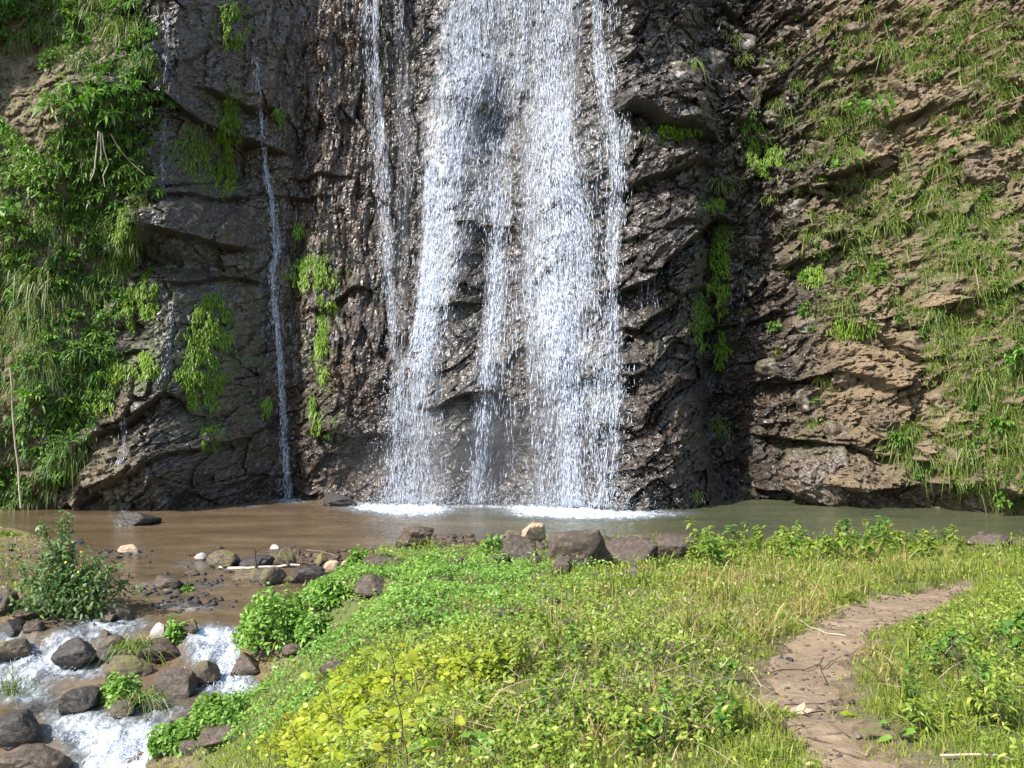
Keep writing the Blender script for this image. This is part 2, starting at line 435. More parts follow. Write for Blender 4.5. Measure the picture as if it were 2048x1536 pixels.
pool += [hit_level(u, v) for u, v in LB] + [(-40, 25), (-40, 60), (60, 60), (60, 23)]
pool = np.array(pool)
def sdf_poly(x, y, P):
    d = np.full(x.shape, 1e9); ins = np.zeros(x.shape, bool)
    for k in range(len(P)):
        ax, ay = P[k]; bx, by = P[(k + 1) % len(P)]
        ex, ey = bx - ax, by - ay
        t = np.clip(((x - ax) * ex + (y - ay) * ey) / (ex * ex + ey * ey + 1e-12), 0, 1)
        d = np.minimum(d, (x - ax - t * ex) ** 2 + (y - ay - t * ey) ** 2)
        c = ((ay > y) != (by > y))
        with np.errstate(divide='ignore', invalid='ignore'):
            xi = ax + (y - ay) * ex / (ey if ey != 0 else 1e-12)
        ins ^= c & (x < xi)
    d = np.sqrt(d)
    return np.where(ins, -d, d)
gx = np.concatenate([np.linspace(-150, -13, 30), np.arange(-12.5, 14.6, .09), np.linspace(15, 150, 30)])
gy = np.concatenate([np.linspace(-120, 2.4, 26), np.arange(2.6, 26, .09), np.linspace(26.5, 150, 26)])
GX, GY = np.meshgrid(gx, gy)
GD = sdf_poly(GX, GY, pool) + .10 * fbm(GX * 1.4, GY * 1.4, 301, 3) * (GX > -12.8) * (GX < 14.8)
_w = wlev(GY)
_H = np.interp(GY, _bhy, _bhz)
_H = np.where(GX < -6, np.minimum(_H, _w + .30), _H)
_H = np.maximum(_H, _w + .05)
_H = _H + .10 * fbm(GX * .45, GY * .45, 303, 3) * sstep(.2, 1.5, GD)
Wd = .8 + 1.1 * np.clip(_H - _w, 0, 2.2)
GZ = np.where(GD > 0, _w - .02 + .07 * np.minimum(GD / .12, 1) + (_H - _w - .05) * sstep(0, 1, GD / Wd),
              _w - .02 - np.minimum(.35, .30 * np.abs(GD)))
GZ = GZ + .025 * fbm(GX * 3, GY * 3, 305, 3)
# foot path: worn into the bank
PATHC = [(1935, 1167, 6), (1912, 1173, 26), (1880, 1184, 44), (1800, 1212, 62), (1720, 1245, 66), (1640, 1292, 72), (1602, 1340, 74), (1606, 1390, 76), (1632, 1440, 72), (1680, 1490, 82), (1735, 1540, 84), (1800, 1620, 95), (1900, 1800, 120)]
def g_interp(x, y, A):
    i, s = _ix(gx, x); j, t = _ix(gy, y)
    return (A[j, i] * (1 - s) + A[j, i + 1] * s) * (1 - t) + (A[j + 1, i] * (1 - s) + A[j + 1, i + 1] * s) * t
def ground_z(x, y): return g_interp(np.asarray(x, float), np.asarray(y, float), GZ)
def ground_d(x, y): return g_interp(np.asarray(x, float), np.asarray(y, float), GD)
def ground_hit(u, v, water=True):
    """first point of the ground (or water) seen at pixel (u, v)"""
    u = np.asarray(u, float); v = np.asarray(v, float)
    Y = np.full(u.shape, 3.0); done = np.zeros(u.shape, bool)
    for k in range(1400):
        p = at(u, v, Y)
        s = ground_z(p[..., 0], p[..., 1])
        if water: s = np.maximum(s, wlev(p[..., 1]))
        done |= p[..., 2] <= s
        Y = np.where(done, Y, Y + .02)
        if done.all(): break
    return at(u, v, Y)
_pc = ground_hit([p[0] for p in PATHC], [min(p[1], 1600) for p in PATHC], False)
_pc[-1] = (2.2, 2.6, ground_z(2.2, 2.6)); 
_pw = np.array([1.08 * p[2] / F * q[1] for p, q in zip(PATHC, _pc)])
def path_d(x, y):
    d = np.full(np.shape(x), 1e9)
    for k in range(len(_pc) - 1):
        ax, ay = _pc[k][:2]; bx, by = _pc[k + 1][:2]
        t = np.clip(((x - ax) * (bx - ax) + (y - ay) * (by - ay)) / ((bx - ax) ** 2 + (by - ay) ** 2), 0, 1)
        w = _pw[k] * (1 - t) + _pw[k + 1] * t
        d = np.minimum(d, np.hypot(x - ax - t * (bx - ax), y - ay - t * (by - ay)) - w)
    return d
PD = path_d(GX, GY)
GZ = GZ - .06 * sstep(.25, -.2, PD)

def ground_material(path=False):
    m, nt, p, out = newmat('trodden dirt' if path else 'bank soil'); b = NB(nt)
    P = b.pos()
    n1 = b.noise(P, 1.2, 5, .6); n2 = b.noise(P, 9, 5, .65); n3 = b.noise(P, 60, 3, .6)
    if path:
        c = b.ramp(n2, [(.25, (.125, .088, .054)), (.5, (.195, .143, .092)), (.75, (.28, .215, .145))])
        c = b.mix(b.ramp(n1, [(.45, 0.0), (.65, .6)]), c, (.155, .112, .07))
        c = b.mix(b.ramp(n3, [(.62, 0.0), (.72, .7)]), c, (.075, .056, .038))
    else:
        dirt = b.ramp(n2, [(.25, (.05, .035, .022)), (.5, (.11, .08, .05)), (.8, (.2, .15, .10))])
        bed = b.ramp(n2, [(.25, (.05, .032, .02)), (.7, (.15, .095, .055))])
        c = b.mix(b.attr('bed'), dirt, bed)
        c = b.mix(b.math('MULTIPLY', b.attr('turf'), b.ramp(n3, [(.35, .55), (.6, 1.0)])), c, b.ramp(n3, [(.3, (.035, .05, .012)), (.7, (.09, .12, .03))]))
    b.l(c, p.inputs['Base Color']); p.inputs['Roughness'].default_value = .9
    p.inputs['Specular IOR Level'].default_value = .25
    b.l(b.bump(b.math('ADD', b.math('MULTIPLY', n2, .7), b.math('MULTIPLY', n3, .3)), .8, .04), p.inputs['Normal'])
    return m
bed = sstep(.25, -.05, GD); turf = sstep(.3, .9, GD) * sstep(0.0, .3, PD) * (GX > -6)
me = mesh_np('ground', np.stack([GX, GY, GZ], -1).reshape(-1, 3), None, grid_quads(len(gx), len(gy)), [ground_material()],
             {'bed': bed.ravel(), 'turf': turf.ravel()}, True)
link('ground', me, kind='structure')
# the path: a sheet draped just above the worn ground
px = np.arange(1.0, 9.2, .06); py = np.arange(2.7, 18.5, .06)
PX, PY = np.meshgrid(px, py)
pdm = path_d(PX, PY) + .16 * fbm(PX * 2.2, PY * 2.2, 311, 4)
PZ = ground_z(PX, PY) - .012 + .034 * sstep(.02, -.14, pdm) + .007 * fbm(PX * 4, PY * 4, 313, 3)
keep = (pdm < .03).reshape(-1)
q = grid_quads(len(px), len(py)); q = q[keep[q].any(1)]
used = np.unique(q); mp = np.full(PX.size, -1); mp[used] = np.arange(len(used))
link('path', mesh_np('path', np.stack([PX, PY, PZ], -1).reshape(-1, 3)[used], None, mp[q], [ground_material(True)], None, True), kind='structure')

# ------------------------------------------------------------------ water surfaces
FOAM_S = [(430, 1300, 55, 30, 1.1), (470, 1335, 40, 26, 1.2), (450, 1370, 60, 22, .9), (500, 1375, 40, 14, .6), (420, 1268, 60, 14, .8), (390, 1262, 40, 14, .6),
          (70, 1330, 90, 30, 1.0), (20, 1372, 60, 26, .8), (130, 1300, 50, 26, .8), (190, 1262, 60, 18, .8), (240, 1245, 60, 14, .6), (10, 1275, 40, 14, .6),
          (260, 1500, 70, 40, 1.3), (190, 1470, 70, 36, 1.0), (310, 1465, 50, 26, .8), (140, 1440, 60, 30, .6), (240, 1530, 80, 24, 1.2), (180, 1345, 40, 16, .5), (330, 1420, 50, 16, .45),
          (60, 1395, 60, 20, .4), (280, 1400, 40, 20, .4), (340, 1210, 40, 8, .45), (400, 1215, 50, 10, .35), (300, 1167, 30, 7, .35), (380, 1130, 40, 8, .3), (260, 1104, 40, 7, .3), (420, 1170, 40, 7, .3), (560, 1245, 0.1, 0.1)]
FOAM_P = [(790, 1018, 75, 9, 1.4), (850, 1018, 55, 9, 1.3), (740, 1013, 50, 7, .8), (820, 1029, 60, 8, .7), (950, 1012, 50, 3, .7), (1000, 1014, 50, 3, .6), (1110, 1022, 90, 10, 1.4), (1170, 1028, 90, 9, 1.2), (1240, 1031, 80, 8, .9),
          (1100, 1028, 60, 6, .7), (1310, 1026, 70, 6, .55), (1060, 1016, 40, 6, .9), (580, 999, 22, 4, .9), (500, 1013, 30, 3, .4), (1340, 1075, 50, 4, .35), (580, 1003, 40, 4, .5), (690, 1006, 50, 4, .5)]
def water_material(name, muddy, fscale):
    m, nt, p, out = newmat(name); b = NB(nt)
    P = b.pos()
    n1 = b.noise(b.mapping(P, (.25, .6, 1)), 1.0, 4, .6); n2 = b.noise(P, 5, 5, .6)
    c = b.ramp(n1, [(.3, muddy[0]), (.5, muddy[1]), (.7, muddy[2])])
    c = b.mix(b.attr('green'), c, b.ramp(n1, [(.3, (.040, .052, .030)), (.7, (.085, .085, .045))]))
    bedp = b.math('MULTIPLY', b.attr('shallow'), b.ramp(b.noise(b.mapping(P, (.8, 1.6, 1)), 1.3, 6, .68), [(.46, 0.0), (.60, .85)]))
    c = b.mix(bedp, c, b.ramp(n2, [(.35, (.022, .018, .014)), (.65, (.075, .058, .04))]))
    fm = b.attr('foam')
    fn = b.noise(b.mapping(P, (1.5, .65, 1)), fscale, 6, .68, .8)
    f2 = b.noise(b.mapping(P, (1.5, .7, 1)), fscale * 3.2, 4, .7)
    k = b.math('ADD', b.math('MULTIPLY', fm, .62), b.math('MULTIPLY', b.math('SUBTRACT', b.math('MULTIPLY_ADD', f2, .45, b.math('MULTIPLY', fn, .55)), .5), 3.4))
    fk = b.math('MULTIPLY', b.ramp(k, [(.22, 0.0), (.55, .25), (1.25, 1.0)]), b.ramp(fm, [(.04, 0.0), (.25, 1.0)]))
    c = b.mix(b.ramp(fm, [(.05, 0.0), (.5, .75)]), c, (.085, .10, .11))
    fk = b.math('MULTIPLY', fk, .92)
    b.l(b.mix(fk, c, (.60, .665, .73)), p.inputs['Base Color'])
    b.l(b.mix(fk, (.045, .045, .045), (.6, .6, .6)), p.inputs['Roughness'])
    p.inputs['IOR'].default_value = 1.333
    h = b.math('ADD', b.noise(b.mapping(P, (1.6, 4.2, 1)), 2.6, 6, .66), b.math('MULTIPLY', b.noise(P, 24, 4, .6), b.math('MULTIPLY', fk, .8)))
    b.l(b.bump(h, .55, .06), p.inputs['Normal'])
    return m
MUD = [(.060, .042, .025), (.096, .068, .040), (.140, .103, .064)]
def water_sheet(name, x, y, foamL, fscale, calm):
    X, Y = np.meshgrid(x, y)
    Z = wlev(Y)
    Um, Vm = proj(np.stack([X, Y, Z], -1))
    fo = np.clip(blobs(Um, Vm, foamL), 0, 1.4)
    slope = np.abs(np.gradient(wlev(y), y))[:, None]
    rough = np.clip(slope * 2.0, 0, 1) + fo * .6
    win = sstep(-12, -11, X) * sstep(15, 14, X)
    Z = Z + win * (calm * fbm(X * 2.6, Y * 3.4, 331, 3) + rough * .085 * fbm(X * 3.4, Y * 2.2, 333, 4) + np.clip(fo, 0, 1) * .035 * fbm(X * 9, Y * 6, 335, 2))
    green = sstep(700, 1150, Um) * sstep(1130, 1040, Vm) * .9 + sstep(1300, 1700, Um) * .3
    shal = np.clip(blobs(Um, Vm, [(350, 1150, 160, 50, .9), (760, 1085, 200, 16, 1.0), (1000, 1075, 150, 10, .8), (430, 1210, 120, 30, .8), (150, 1290, 120, 60, .6), (330, 1420, 120, 40, .6), (60, 1400, 90, 40, .5)]), 0, 1)
    return mesh_np(name, np.stack([X, Y, Z], -1).reshape(-1, 3), None, grid_quads(len(x), len(y)), [water_material(name, MUD, fscale)],
                   {'foam': fo.ravel(), 'green': np.clip(green, 0, 1).ravel(), 'shallow': shal.ravel()}, True)
wx_ = np.concatenate([np.linspace(-60, -12.5, 20), np.arange(-12, -1.0, .045), np.arange(-.95, 0.5, .3), np.linspace(1, 60, 10)])
wx_s = np.concatenate([np.linspace(-16, -11.5, 8), np.arange(-11.2, -.6, .045), [0, 1.5]])
link('stream_water', mesh_np('x', [[0, 0, 0], [1, 0, 0], [0, 1, 0]], [[0, 1, 2]]), kind='structure')
sw = bpy.data.objects['stream_water']; sw.data = water_sheet('stream water', wx_s, np.concatenate([np.linspace(-20, 8.6, 12), np.arange(9, 16.0, .045), [16.0]]), FOAM_S, 3.6, .014)
link('pool_water', water_sheet('pool water', np.concatenate([np.linspace(-60, -15, 12), np.arange(-14.5, 17, .09), np.linspace(18, 60, 12)]),
     np.concatenate([[16.0], np.arange(16.05, 36, .07), np.linspace(37, 60, 6)]), FOAM_P + FOAM_S, 5.0, .007), kind='structure')
# ------------------------------------------------------------------ loose rocks
def ico(n):
    import bmesh
    bm = bmesh.new(); bmesh.ops.create_icosphere(bm, subdivisions=n, radius=1)
    V = np.array([v.co[:] for v in bm.verts]); T = np.array([[v.index for v in f.verts] for f in bm.faces]); bm.free()
    return nrm(V), T
ICO = {4: ico(6), 3: ico(4), 2: ico(3), 1: ico(2)}
def noise3(P, s, seed, octv=3):
    return (fbm(P[:, 0] * s + P[:, 2] * s * .7, P[:, 1] * s - P[:, 2] * s * .6, seed, octv) + fbm(P[:, 1] * s + 9 - P[:, 0] * .5 * s, P[:, 2] * s, seed + 7, octv)) * .5
def rock_shape(seed, level, angular=.6):
    r = np.random.default_rng(seed)
    D, T = ICO[level]
    k = 10
    N = nrm(r.normal(size=(k, 3)) * [1, 1, .8]); dist = r.uniform(.5, .95, k)
    if angular >= .8:
        B = np.eye(3)[r.permutation(3)[:0].tolist() + [0, 1, 2]]; B = np.concatenate([B, -B]); B = nrm(B + r.normal(size=(6, 3)) * .30)
        N = np.concatenate([B, N[:4]]); dist = np.concatenate([r.uniform(.55, .85, 6), r.uniform(.66, .95, 4)])
    dot = D @ N.T
    rad = np.where(dot > .05, dist / np.maximum(dot, .05), 9)
    # soft minimum keeps edges from being razor sharp
    sm = -np.log(np.exp(-34 * np.minimum(rad, 3)).sum(1) + np.exp(-34 * 1.2)) / 34
    angular = min(1.0, .45 + .6 * angular); R = angular * sm + (1 - angular) * .8
    V = D * R[:, None]
    V = V * (1 + .10 * noise3(V, 1.7, seed)[:, None] + .05 * noise3(V, 5, seed + 3, 3)[:, None] + (.022 * noise3(V, 14, seed + 5, 2)[:, None] if level > 1 else 0))
    V = V - (V.max(0) + V.min(0)) / 2
    return V / ((V.max(0) - V.min(0)) / 2), T

def rock_material(name, dark, mid, light, moss=0.0, rough=.62, mosscol=((.03, .04, .008), (.11, .12, .025)), wetline=True):
    m, nt, p, out = newmat(name); b = NB(nt)
    P = b.pos()
    n1 = b.noise(P, 2.2, 5, .6); n2 = b.noise(P, 14, 6, .7); n3 = b.noise(P, 60, 3, .6)
    c = b.ramp(n2, [(.28, dark), (.5, mid), (.76, light)])
    c = b.mix(b.ramp(n1, [(.45, 0.0), (.7, .45)]), c, mid)
    c = b.mix(b.ramp(n3, [(.66, 0.0), (.74, .5)]), c, light)
    if moss > 0:
        nz = b.n('ShaderNodeSeparateXYZ'); b.l(b.n('ShaderNodeNewGeometry').outputs['Normal'], nz.inputs[0])
        k = b.math('ADD', b.math('MULTIPLY', nz.outputs[2], .35), b.math('ADD', n1, b.math('MULTIPLY', n2, .3)))
        mk = b.ramp(k, [(1.10 - moss * .5, 0.0), (1.34 - moss * .5, .8)])
        c = b.mix(mk, c, b.ramp(n3, [(.3, mosscol[0]), (.7, mosscol[1])]))
    wl = b.math('SUBTRACT', 1.0, b.math('MULTIPLY', b.attr('tint'), 1.0))     # height above the water line along the rock
    w = b.ramp(b.math('ADD', wl, b.math('MULTIPLY', b.math('SUBTRACT', n1, .5), .4)), [(.5, 0.0), (.62, 1.0)])
    c = b.mix(w, c, b.mix(1.0, c, (.34, .32, .31), 'MULTIPLY'))
    b.l(c, p.inputs['Base Color'])
    b.l(b.mix(w, (rough, rough, rough), (.28, .28, .28)), p.inputs['Roughness'])
    p.inputs['Specular IOR Level'].default_value = .4
    b.l(b.bump(b.math('ADD', n2, b.math('MULTIPLY', n3, .4)), .8, .03), p.inputs['Normal'])
    return m
RM = {'dark': rock_material('dark basalt', (.013, .011, .010), (.030, .026, .023), (.078, .068, .060), .2),
      'brown': rock_material('brown rock', (.024, .017, .012), (.058, .042, .030), (.135, .102, .073), .2),
      'mossy': rock_material('mossy brown rock', (.03, .024, .016), (.08, .062, .042), (.16, .13, .085), .62, .8, ((.05, .048, .012), (.17, .15, .04))),
      'tan': rock_material('tan rock', (.16, .11, .065), (.30, .22, .145), (.44, .34, .24), 0, .85),
      'pale': rock_material('pale rock', (.16, .14, .12), (.30, .27, .24), (.46, .42, .38), 0, .8)}

def place_rock(seed, u, v, w, h, kind, level=2, angular=.6, dep=None, tilt=0, sink=.20, sx=1):
    """rock whose picture box is w x h pixels with its foot at pixel (u, v)"""
    g = ground_hit(u, v)
    Y = g[1] + .25 * w / F * g[1]
    p = at(u, v, Y)
    W = w / F * Y; H = h / F * Y
    V, T = rock_shape(seed, level, angular)
    # solve the vertical size so that the part above the foot is H
    hz = H / (2 - 2 * sink)
    D = (dep if dep else .8) * W / 2
    V = V * np.array([W / 2, D, hz])
    if tilt:
        a = math.radians(tilt); V = V @ np.array([[math.cos(a), 0, math.sin(a)], [0, 1, 0], [-math.sin(a), 0, math.cos(a)]])
    zmin = V[:, 2].min(); zmax = V[:, 2].max()
    foot = zmin + (zmax - zmin) * sink
    # a water-worn wet band near the foot, kept as a measure along the rock
    wv = np.clip((V[:, 2] - foot) / max(.12, .55 * H), 0, 1)
    me = mesh_np('rock', V - [0, 0, foot], T, None, [RM[kind]], {'tint': wv}, False)
    return me, (p[0], Y, p[2])

ROCKS = [
 # seed, u, v(foot), w, h, kind, level, angular, tilt, label
 (1, 272, 1051, 80, 34, 'dark', 2, .9, -14, 'dark slanted slab of rock standing in the brown pool near the left cliff'),
 (2, 157, 1087, 26, 11, 'dark', 1, .6, 0, 'small dark stone barely above the water right of the tall bush top'),
 (3, 259, 1107, 46, 18, 'tan', 2, .5, 0, 'flat pale stone alone in the shallow stream beside the bush'),
 (4, 402, 1121, 23, 16, 'pale', 2, .4, 0, 'small pale pinkish stone touching the yellow mossy boulder'),
 (5, 446, 1137, 66, 36, 'mossy', 3, .4, 0, 'rounded yellow mossy boulder at the left end of the white stick'),
 (6, 386, 1152, 30, 13, 'brown', 1, .6, 0, 'flat rusty brown stone below the small pale pinkish stone'),
 (7, 337, 1177, 56, 26, 'brown', 2, .5, 0, 'low flat brown rock in midstream with grass sprigs at its right'),
 (8, 372, 1174, 22, 11, 'brown', 1, .6, 0, 'small brown stone at the right tip of the low flat midstream rock'),
 (9, 337, 1186, 26, 10, 'mossy', 1, .6, 0, 'small greenish stone just below the low flat midstream rock'),
 (10, 242, 1236, 66, 42, 'mossy', 3, .55, 0, 'brown boulder with a mossy top right of the bush'),
 (11, 216, 1244, 36, 21, 'brown', 2, .6, 0, 'small reddish brown rock leaning below the mossy topped boulder by the bush'),
 (12, 4, 1231, 58, 54, 'brown', 3, .4, 0, 'big smooth grey brown boulder cut by the left picture edge beside the bush'),
 (13, 54, 1240, 70, 20, 'brown', 2, .7, 6, 'flat dark ledge stone under the left side of the bush'),
 (14, 22, 1266, 56, 27, 'dark', 2, .8, -8, 'dark jagged rock below the big smooth boulder at the left edge'),
 (15, 68, 1266, 42, 22, 'brown', 2, .8, 10, 'dark brown jagged stone beneath the flat ledge stone by the bush'),
 (16, 334, 1218, 46, 9, 'dark', 1, .5, 0, 'wet dark stone awash in midstream above the grassy rock'),
 (17, 384, 1217, 46, 15, 'dark', 1, .7, 0, 'cluster stone, dark and wet, nearest the watercress mound'),
 (18, 158, 1333, 86, 56, 'dark', 3, .75, -8, 'big dark grey boulder in the left rapids'),
 (19, 219, 1325, 58, 33, 'dark', 2, .7, 0, 'dark angular rock touching the right side of the big dark grey boulder'),
 (20, 229, 1298, 38, 28, 'brown', 2, .7, 0, 'brown rock under the left edge of the grass topped rock'),
 (21, 210, 1281, 20, 22, 'brown', 2, .5, 0, 'small upright brown stone in the current above the dark angular rock'),
 (22, 317, 1282, 33, 36, 'pale', 2, .9, 12, 'pale triangular stone leaning between the two plants on the grassy rock'),
 (23, 374, 1277, 46, 38, 'mossy', 2, .6, 0, 'brown mossy rock behind the leafy sprig above the cascade'),
 (24, 300, 1324, 128, 46, 'brown', 3, .6, 0, 'long dark rock carrying the grass tuft between the two rapids'),
 (25, 255, 1362, 92, 50, 'mossy', 3, .35, 0, 'rounded greenish boulder below the grass topped rock'),
 (26, 341, 1397, 98, 60, 'brown', 3, .85, 6, 'broad angular brown boulder left of the cascade with a split top'),
 (27, 405, 1370, 68, 52, 'mossy', 3, .45, 10, 'round golden brown boulder standing in the white cascade'),
 (28, 160, 1426, 70, 50, 'dark', 3, .6, 0, 'dark brown boulder in calm water left of the leafy islet'),
 (29, 197, 1399, 30, 30, 'brown', 2, .7, 8, 'reddish stone wedged behind the leafy islet'),
 (30, 246, 1433, 50, 34, 'brown', 2, .5, 0, 'dark stone at the foot of the leafy islet'),
 (31, 320, 1420, 42, 18, 'brown', 1, .6, 0, 'small brown stone at the right end of the leafy islet'),
 (32, 398, 1433, 46, 26, 'dark', 2, .6, 0, 'dark wet rock at the bank below the round golden boulder'),
 (33, 26, 1500, 126, 76, 'dark', 3, .4, 0, 'large dark rounded boulder at the left edge beside white water'),
 (34, 58, 1560, 170, 74, 'brown', 3, .45, 4, 'large brown boulder in the bottom left corner'),
 (35, 497, 1350, 66, 45, 'brown', 3, .5, 0, 'dark wet boulder under the watercress mound beside the cascade'),
 (36, 22, 1322, 76, 46, 'mossy', 3, .6, 0, 'brown mossy rock at the left edge where the rapids leave'),
 (37, 452, 1489, 104, 36, 'brown', 3, .7, 4, 'long flat brown stone set in the grassy bank at the lower left'),
 (38, 386, 1503, 48, 24, 'brown', 2, .7, 0, 'grey brown stone below the left end of the long flat bank stone'),
 (39, 571, 1135, 46, 40, 'mossy', 3, .8, -8, 'angular mossy boulder in the middle of the white stick'),
 (40, 549, 1102, 20, 13, 'pale', 1, .5, 0, 'small pale stone behind the angular mossy boulder'),
 (41, 513, 1135, 74, 26, 'dark', 2, .7, 0, 'low dark rock lying between the two yellow mossy boulders'),
 (42, 643, 1133, 28, 28, 'mossy', 2, .7, 0, 'narrow yellow mossy rock behind the round tan boulder'),
 (43, 663, 1149, 36, 29, 'tan', 3, .3, 0, 'smooth round tan boulder beside the watercress at the water edge'),
 (44, 688, 1133, 16, 12, 'tan', 1, .5, 0, 'small reddish stone right of the smooth round tan boulder'),
 (45, 514, 1164, 30, 27, 'mossy', 2, .6, 0, 'pale mossy stone on the left of the dark dome shaped boulder'),
 (46, 545, 1171, 52, 38, 'mossy', 3, .6, 0, 'dark dome shaped mossy boulder in the brown shallows'),
 (47, 615, 1167, 68, 36, 'dark', 3, .85, -6, 'dark wedge shaped rock in the brown shallows'),
 (48, 744, 1192, 72, 42, 'brown', 3, .7, 0, 'brown boulder sunk in the bright green cress'),
 (49, 626, 1274, 28, 24, 'brown', 2, .7, 0, 'brown stone in the bank right of the watercress mound'),
 (50, 829, 1098, 80, 48, 'brown', 3, .95, 3, 'square brown block standing alone in the pool shallows'),
 (51, 1068, 1086, 50, 40, 'tan', 3, .95, -6, 'pale tan block with a bright front face'),
 (52, 1026, 1077, 40, 17, 'mossy', 2, .6, 0, 'low mossy stone left of the pale tan block'),
 (53, 1040, 1116, 78, 48, 'brown', 3, .85, -8, 'dark brown boulder below the pale tan block'),
 (54, 980, 1097, 54, 24, 'brown', 2, .6, 0, 'low brown rock at the left of the boulder row, behind broad leaves'),
 (55, 1157, 1138, 134, 76, 'brown', 3, .9, 9, 'largest broad brown slab in the boulder row at the pool edge'),
 (56, 1124, 1147, 40, 35, 'brown', 3, .8, 0, 'small grey brown pyramid stone in front of the largest slab'),
 (57, 1003, 1128, 50, 20, 'brown', 2, .6, 0, 'flat stone half hidden by plants at the left of the boulder row'),
 (58, 915, 1133, 26, 18, 'brown', 2, .6, 0, 'small brown stone between the cress and the drooping grass tuft'),
 (59, 1258, 1134, 120, 58, 'brown', 3, .75, 5, 'long brown log shaped rock right of the largest slab'),
 (60, 1354, 1122, 100, 54, 'brown', 3, .6, -5, 'long reddish brown rock at the right end of the boulder row'),
 (61, 1263, 1161, 44, 30, 'brown', 3, .7, 0, 'grey brown cone shaped stone in grass below the log shaped rock'),
 (62, 1192, 1155, 26, 12, 'brown', 1, .6, 0, 'small flat stone in grass below the largest slab'),
 (63, 883, 1165, 54, 13, 'brown', 2, .7, 0, 'flat stone in the cress right of the sunk brown boulder'),
 (64, 1004, 1247, 84, 32, 'brown', 3, .8, 3, 'wide flat stone in the middle of the meadow'),
 (65, 1096, 1215, 52, 20, 'brown', 2, .8, 0, 'low reddish stone behind the wide flat stone in the meadow'),
 (66, 849, 1285, 50, 20, 'dark', 2, .7, 0, 'dark stone in the meadow behind the yellow leaved patch'),
 (67, 1168, 1073, 32, 13, 'mossy', 2, .7, 0, 'small mossy rock alone in the water right of the pale tan block'),
 (68, 1279, 1083, 38, 16, 'mossy', 2, .5, 0, 'low mossy stone in the pool behind the long rocks'),
 (69, 888, 1081, 24, 11, 'brown', 1, .6, 0, 'small brown stone in the water right of the square block'),
 (70, 1980, 1100, 86, 36, 'brown', 3, .6, 0, 'broad brown rock at the pool edge on the far right'),
 (71, 1963, 1072, 20, 10, 'brown', 1, .4, 0, 'small rounded stone lying on the broad far right rock'),
 (72, 663, 1349, 58, 28, 'brown', 2, .8, 0, 'grey brown stone in the bank left of the white leaved rosette'),
 (73, 588, 1312, 50, 28, 'brown', 2, .7, 0, 'dull brown stone in the bank between cress and yellow leaves'),
 (74, 632, 1246, 30, 22, 'brown', 2, .6, 0, 'brown stone showing through grass above the bank stone'),
 (75, 680, 1012, 70, 26, 'dark', 3, .7, 0, 'dark rock at the cliff foot left of the main fall'),
 (76, 1072, 1128, 22, 18, 'brown', 1, .6, 0, 'small stone wedged between the dark brown boulder and the slab'),
 (77, 2034, 1095, 40, 18, 'brown', 2, .6, 0, 'small brown stone at the right picture edge by the pool'),
 (78, 770, 1130, 90, 20, 'brown', 2, .6, 0, 'low earthy bank stone under the left drooping grass tuft'),
]
ROCK_POS = {}
for s, u, v, w, h, kind, lev, an, ti, lab in ROCKS:
    lev2 = 3 if w > 44 else 2
    me, loc = place_rock(1000 + s, u, v, w, h, kind, lev2, an, tilt=ti, dep=.95 if w < 90 else .7)
    o = link('boulder' if w > 44 else 'stone', me, label=lab, category='boulder' if w > 44 else 'stone')
    o.location = loc
    ROCK_POS[s] = loc

# pebbles: shallow bar and shore gravel (nobody could count them)
V1, T1 = ICO[1]
def pebbles(name, regions, n, smin, smax, mat, seed):
    r = np.random.default_rng(seed); S = Soup()
    V0, T0 = ico(2) if False else ico(1)
    for k in range(n):
        u0, v0, ru, rv = regions[r.integers(len(regions))]
        u = u0 + r.normal() * ru * .5; v = v0 + r.normal() * rv * .5
        S.u.append((u, v)) if hasattr(S, 'u') else setattr(S, 'u', [(u, v)])
    uv = np.array(S.u); P = ground_hit(uv[:, 0], uv[:, 1])
    for k in range(n):
        sz = math.exp(r.uniform(math.log(smin), math.log(smax)))
        q = V0 * (1 + .25 * r.normal(size=(len(V0), 1))) * np.array([1, r.uniform(.6, 1), r.uniform(.35, .7)]) * sz
        a = r.uniform(0, 6.28); q = q @ np.array([[math.cos(a), math.sin(a), 0], [-math.sin(a), math.cos(a), 0], [0, 0, 1]])
        S.add(q + P[k] + [0, 0, sz * .15], T0, None, r.uniform(.4, 1))
    return link(name, S.mesh(name, [mat], True), kind='stuff')
pebbles('shore_gravel', [(1180, 1088, 130, 10), (900, 1080, 60, 8), (1060, 1092, 40, 10), (650, 1120, 60, 14), (1250, 1082, 60, 8), (1960, 1098, 60, 8)], 420, .03, .13, RM['brown'], 5)
pebbles('stream_pebbles', [(60, 1110, 90, 40), (420, 1150, 80, 60), (380, 1205, 60, 16), (320, 1180, 60, 14), (250, 1110, 70, 10), (60, 1245, 90, 16), (520, 1125, 80, 12)], 420, .02, .09, RM['dark'], 6)

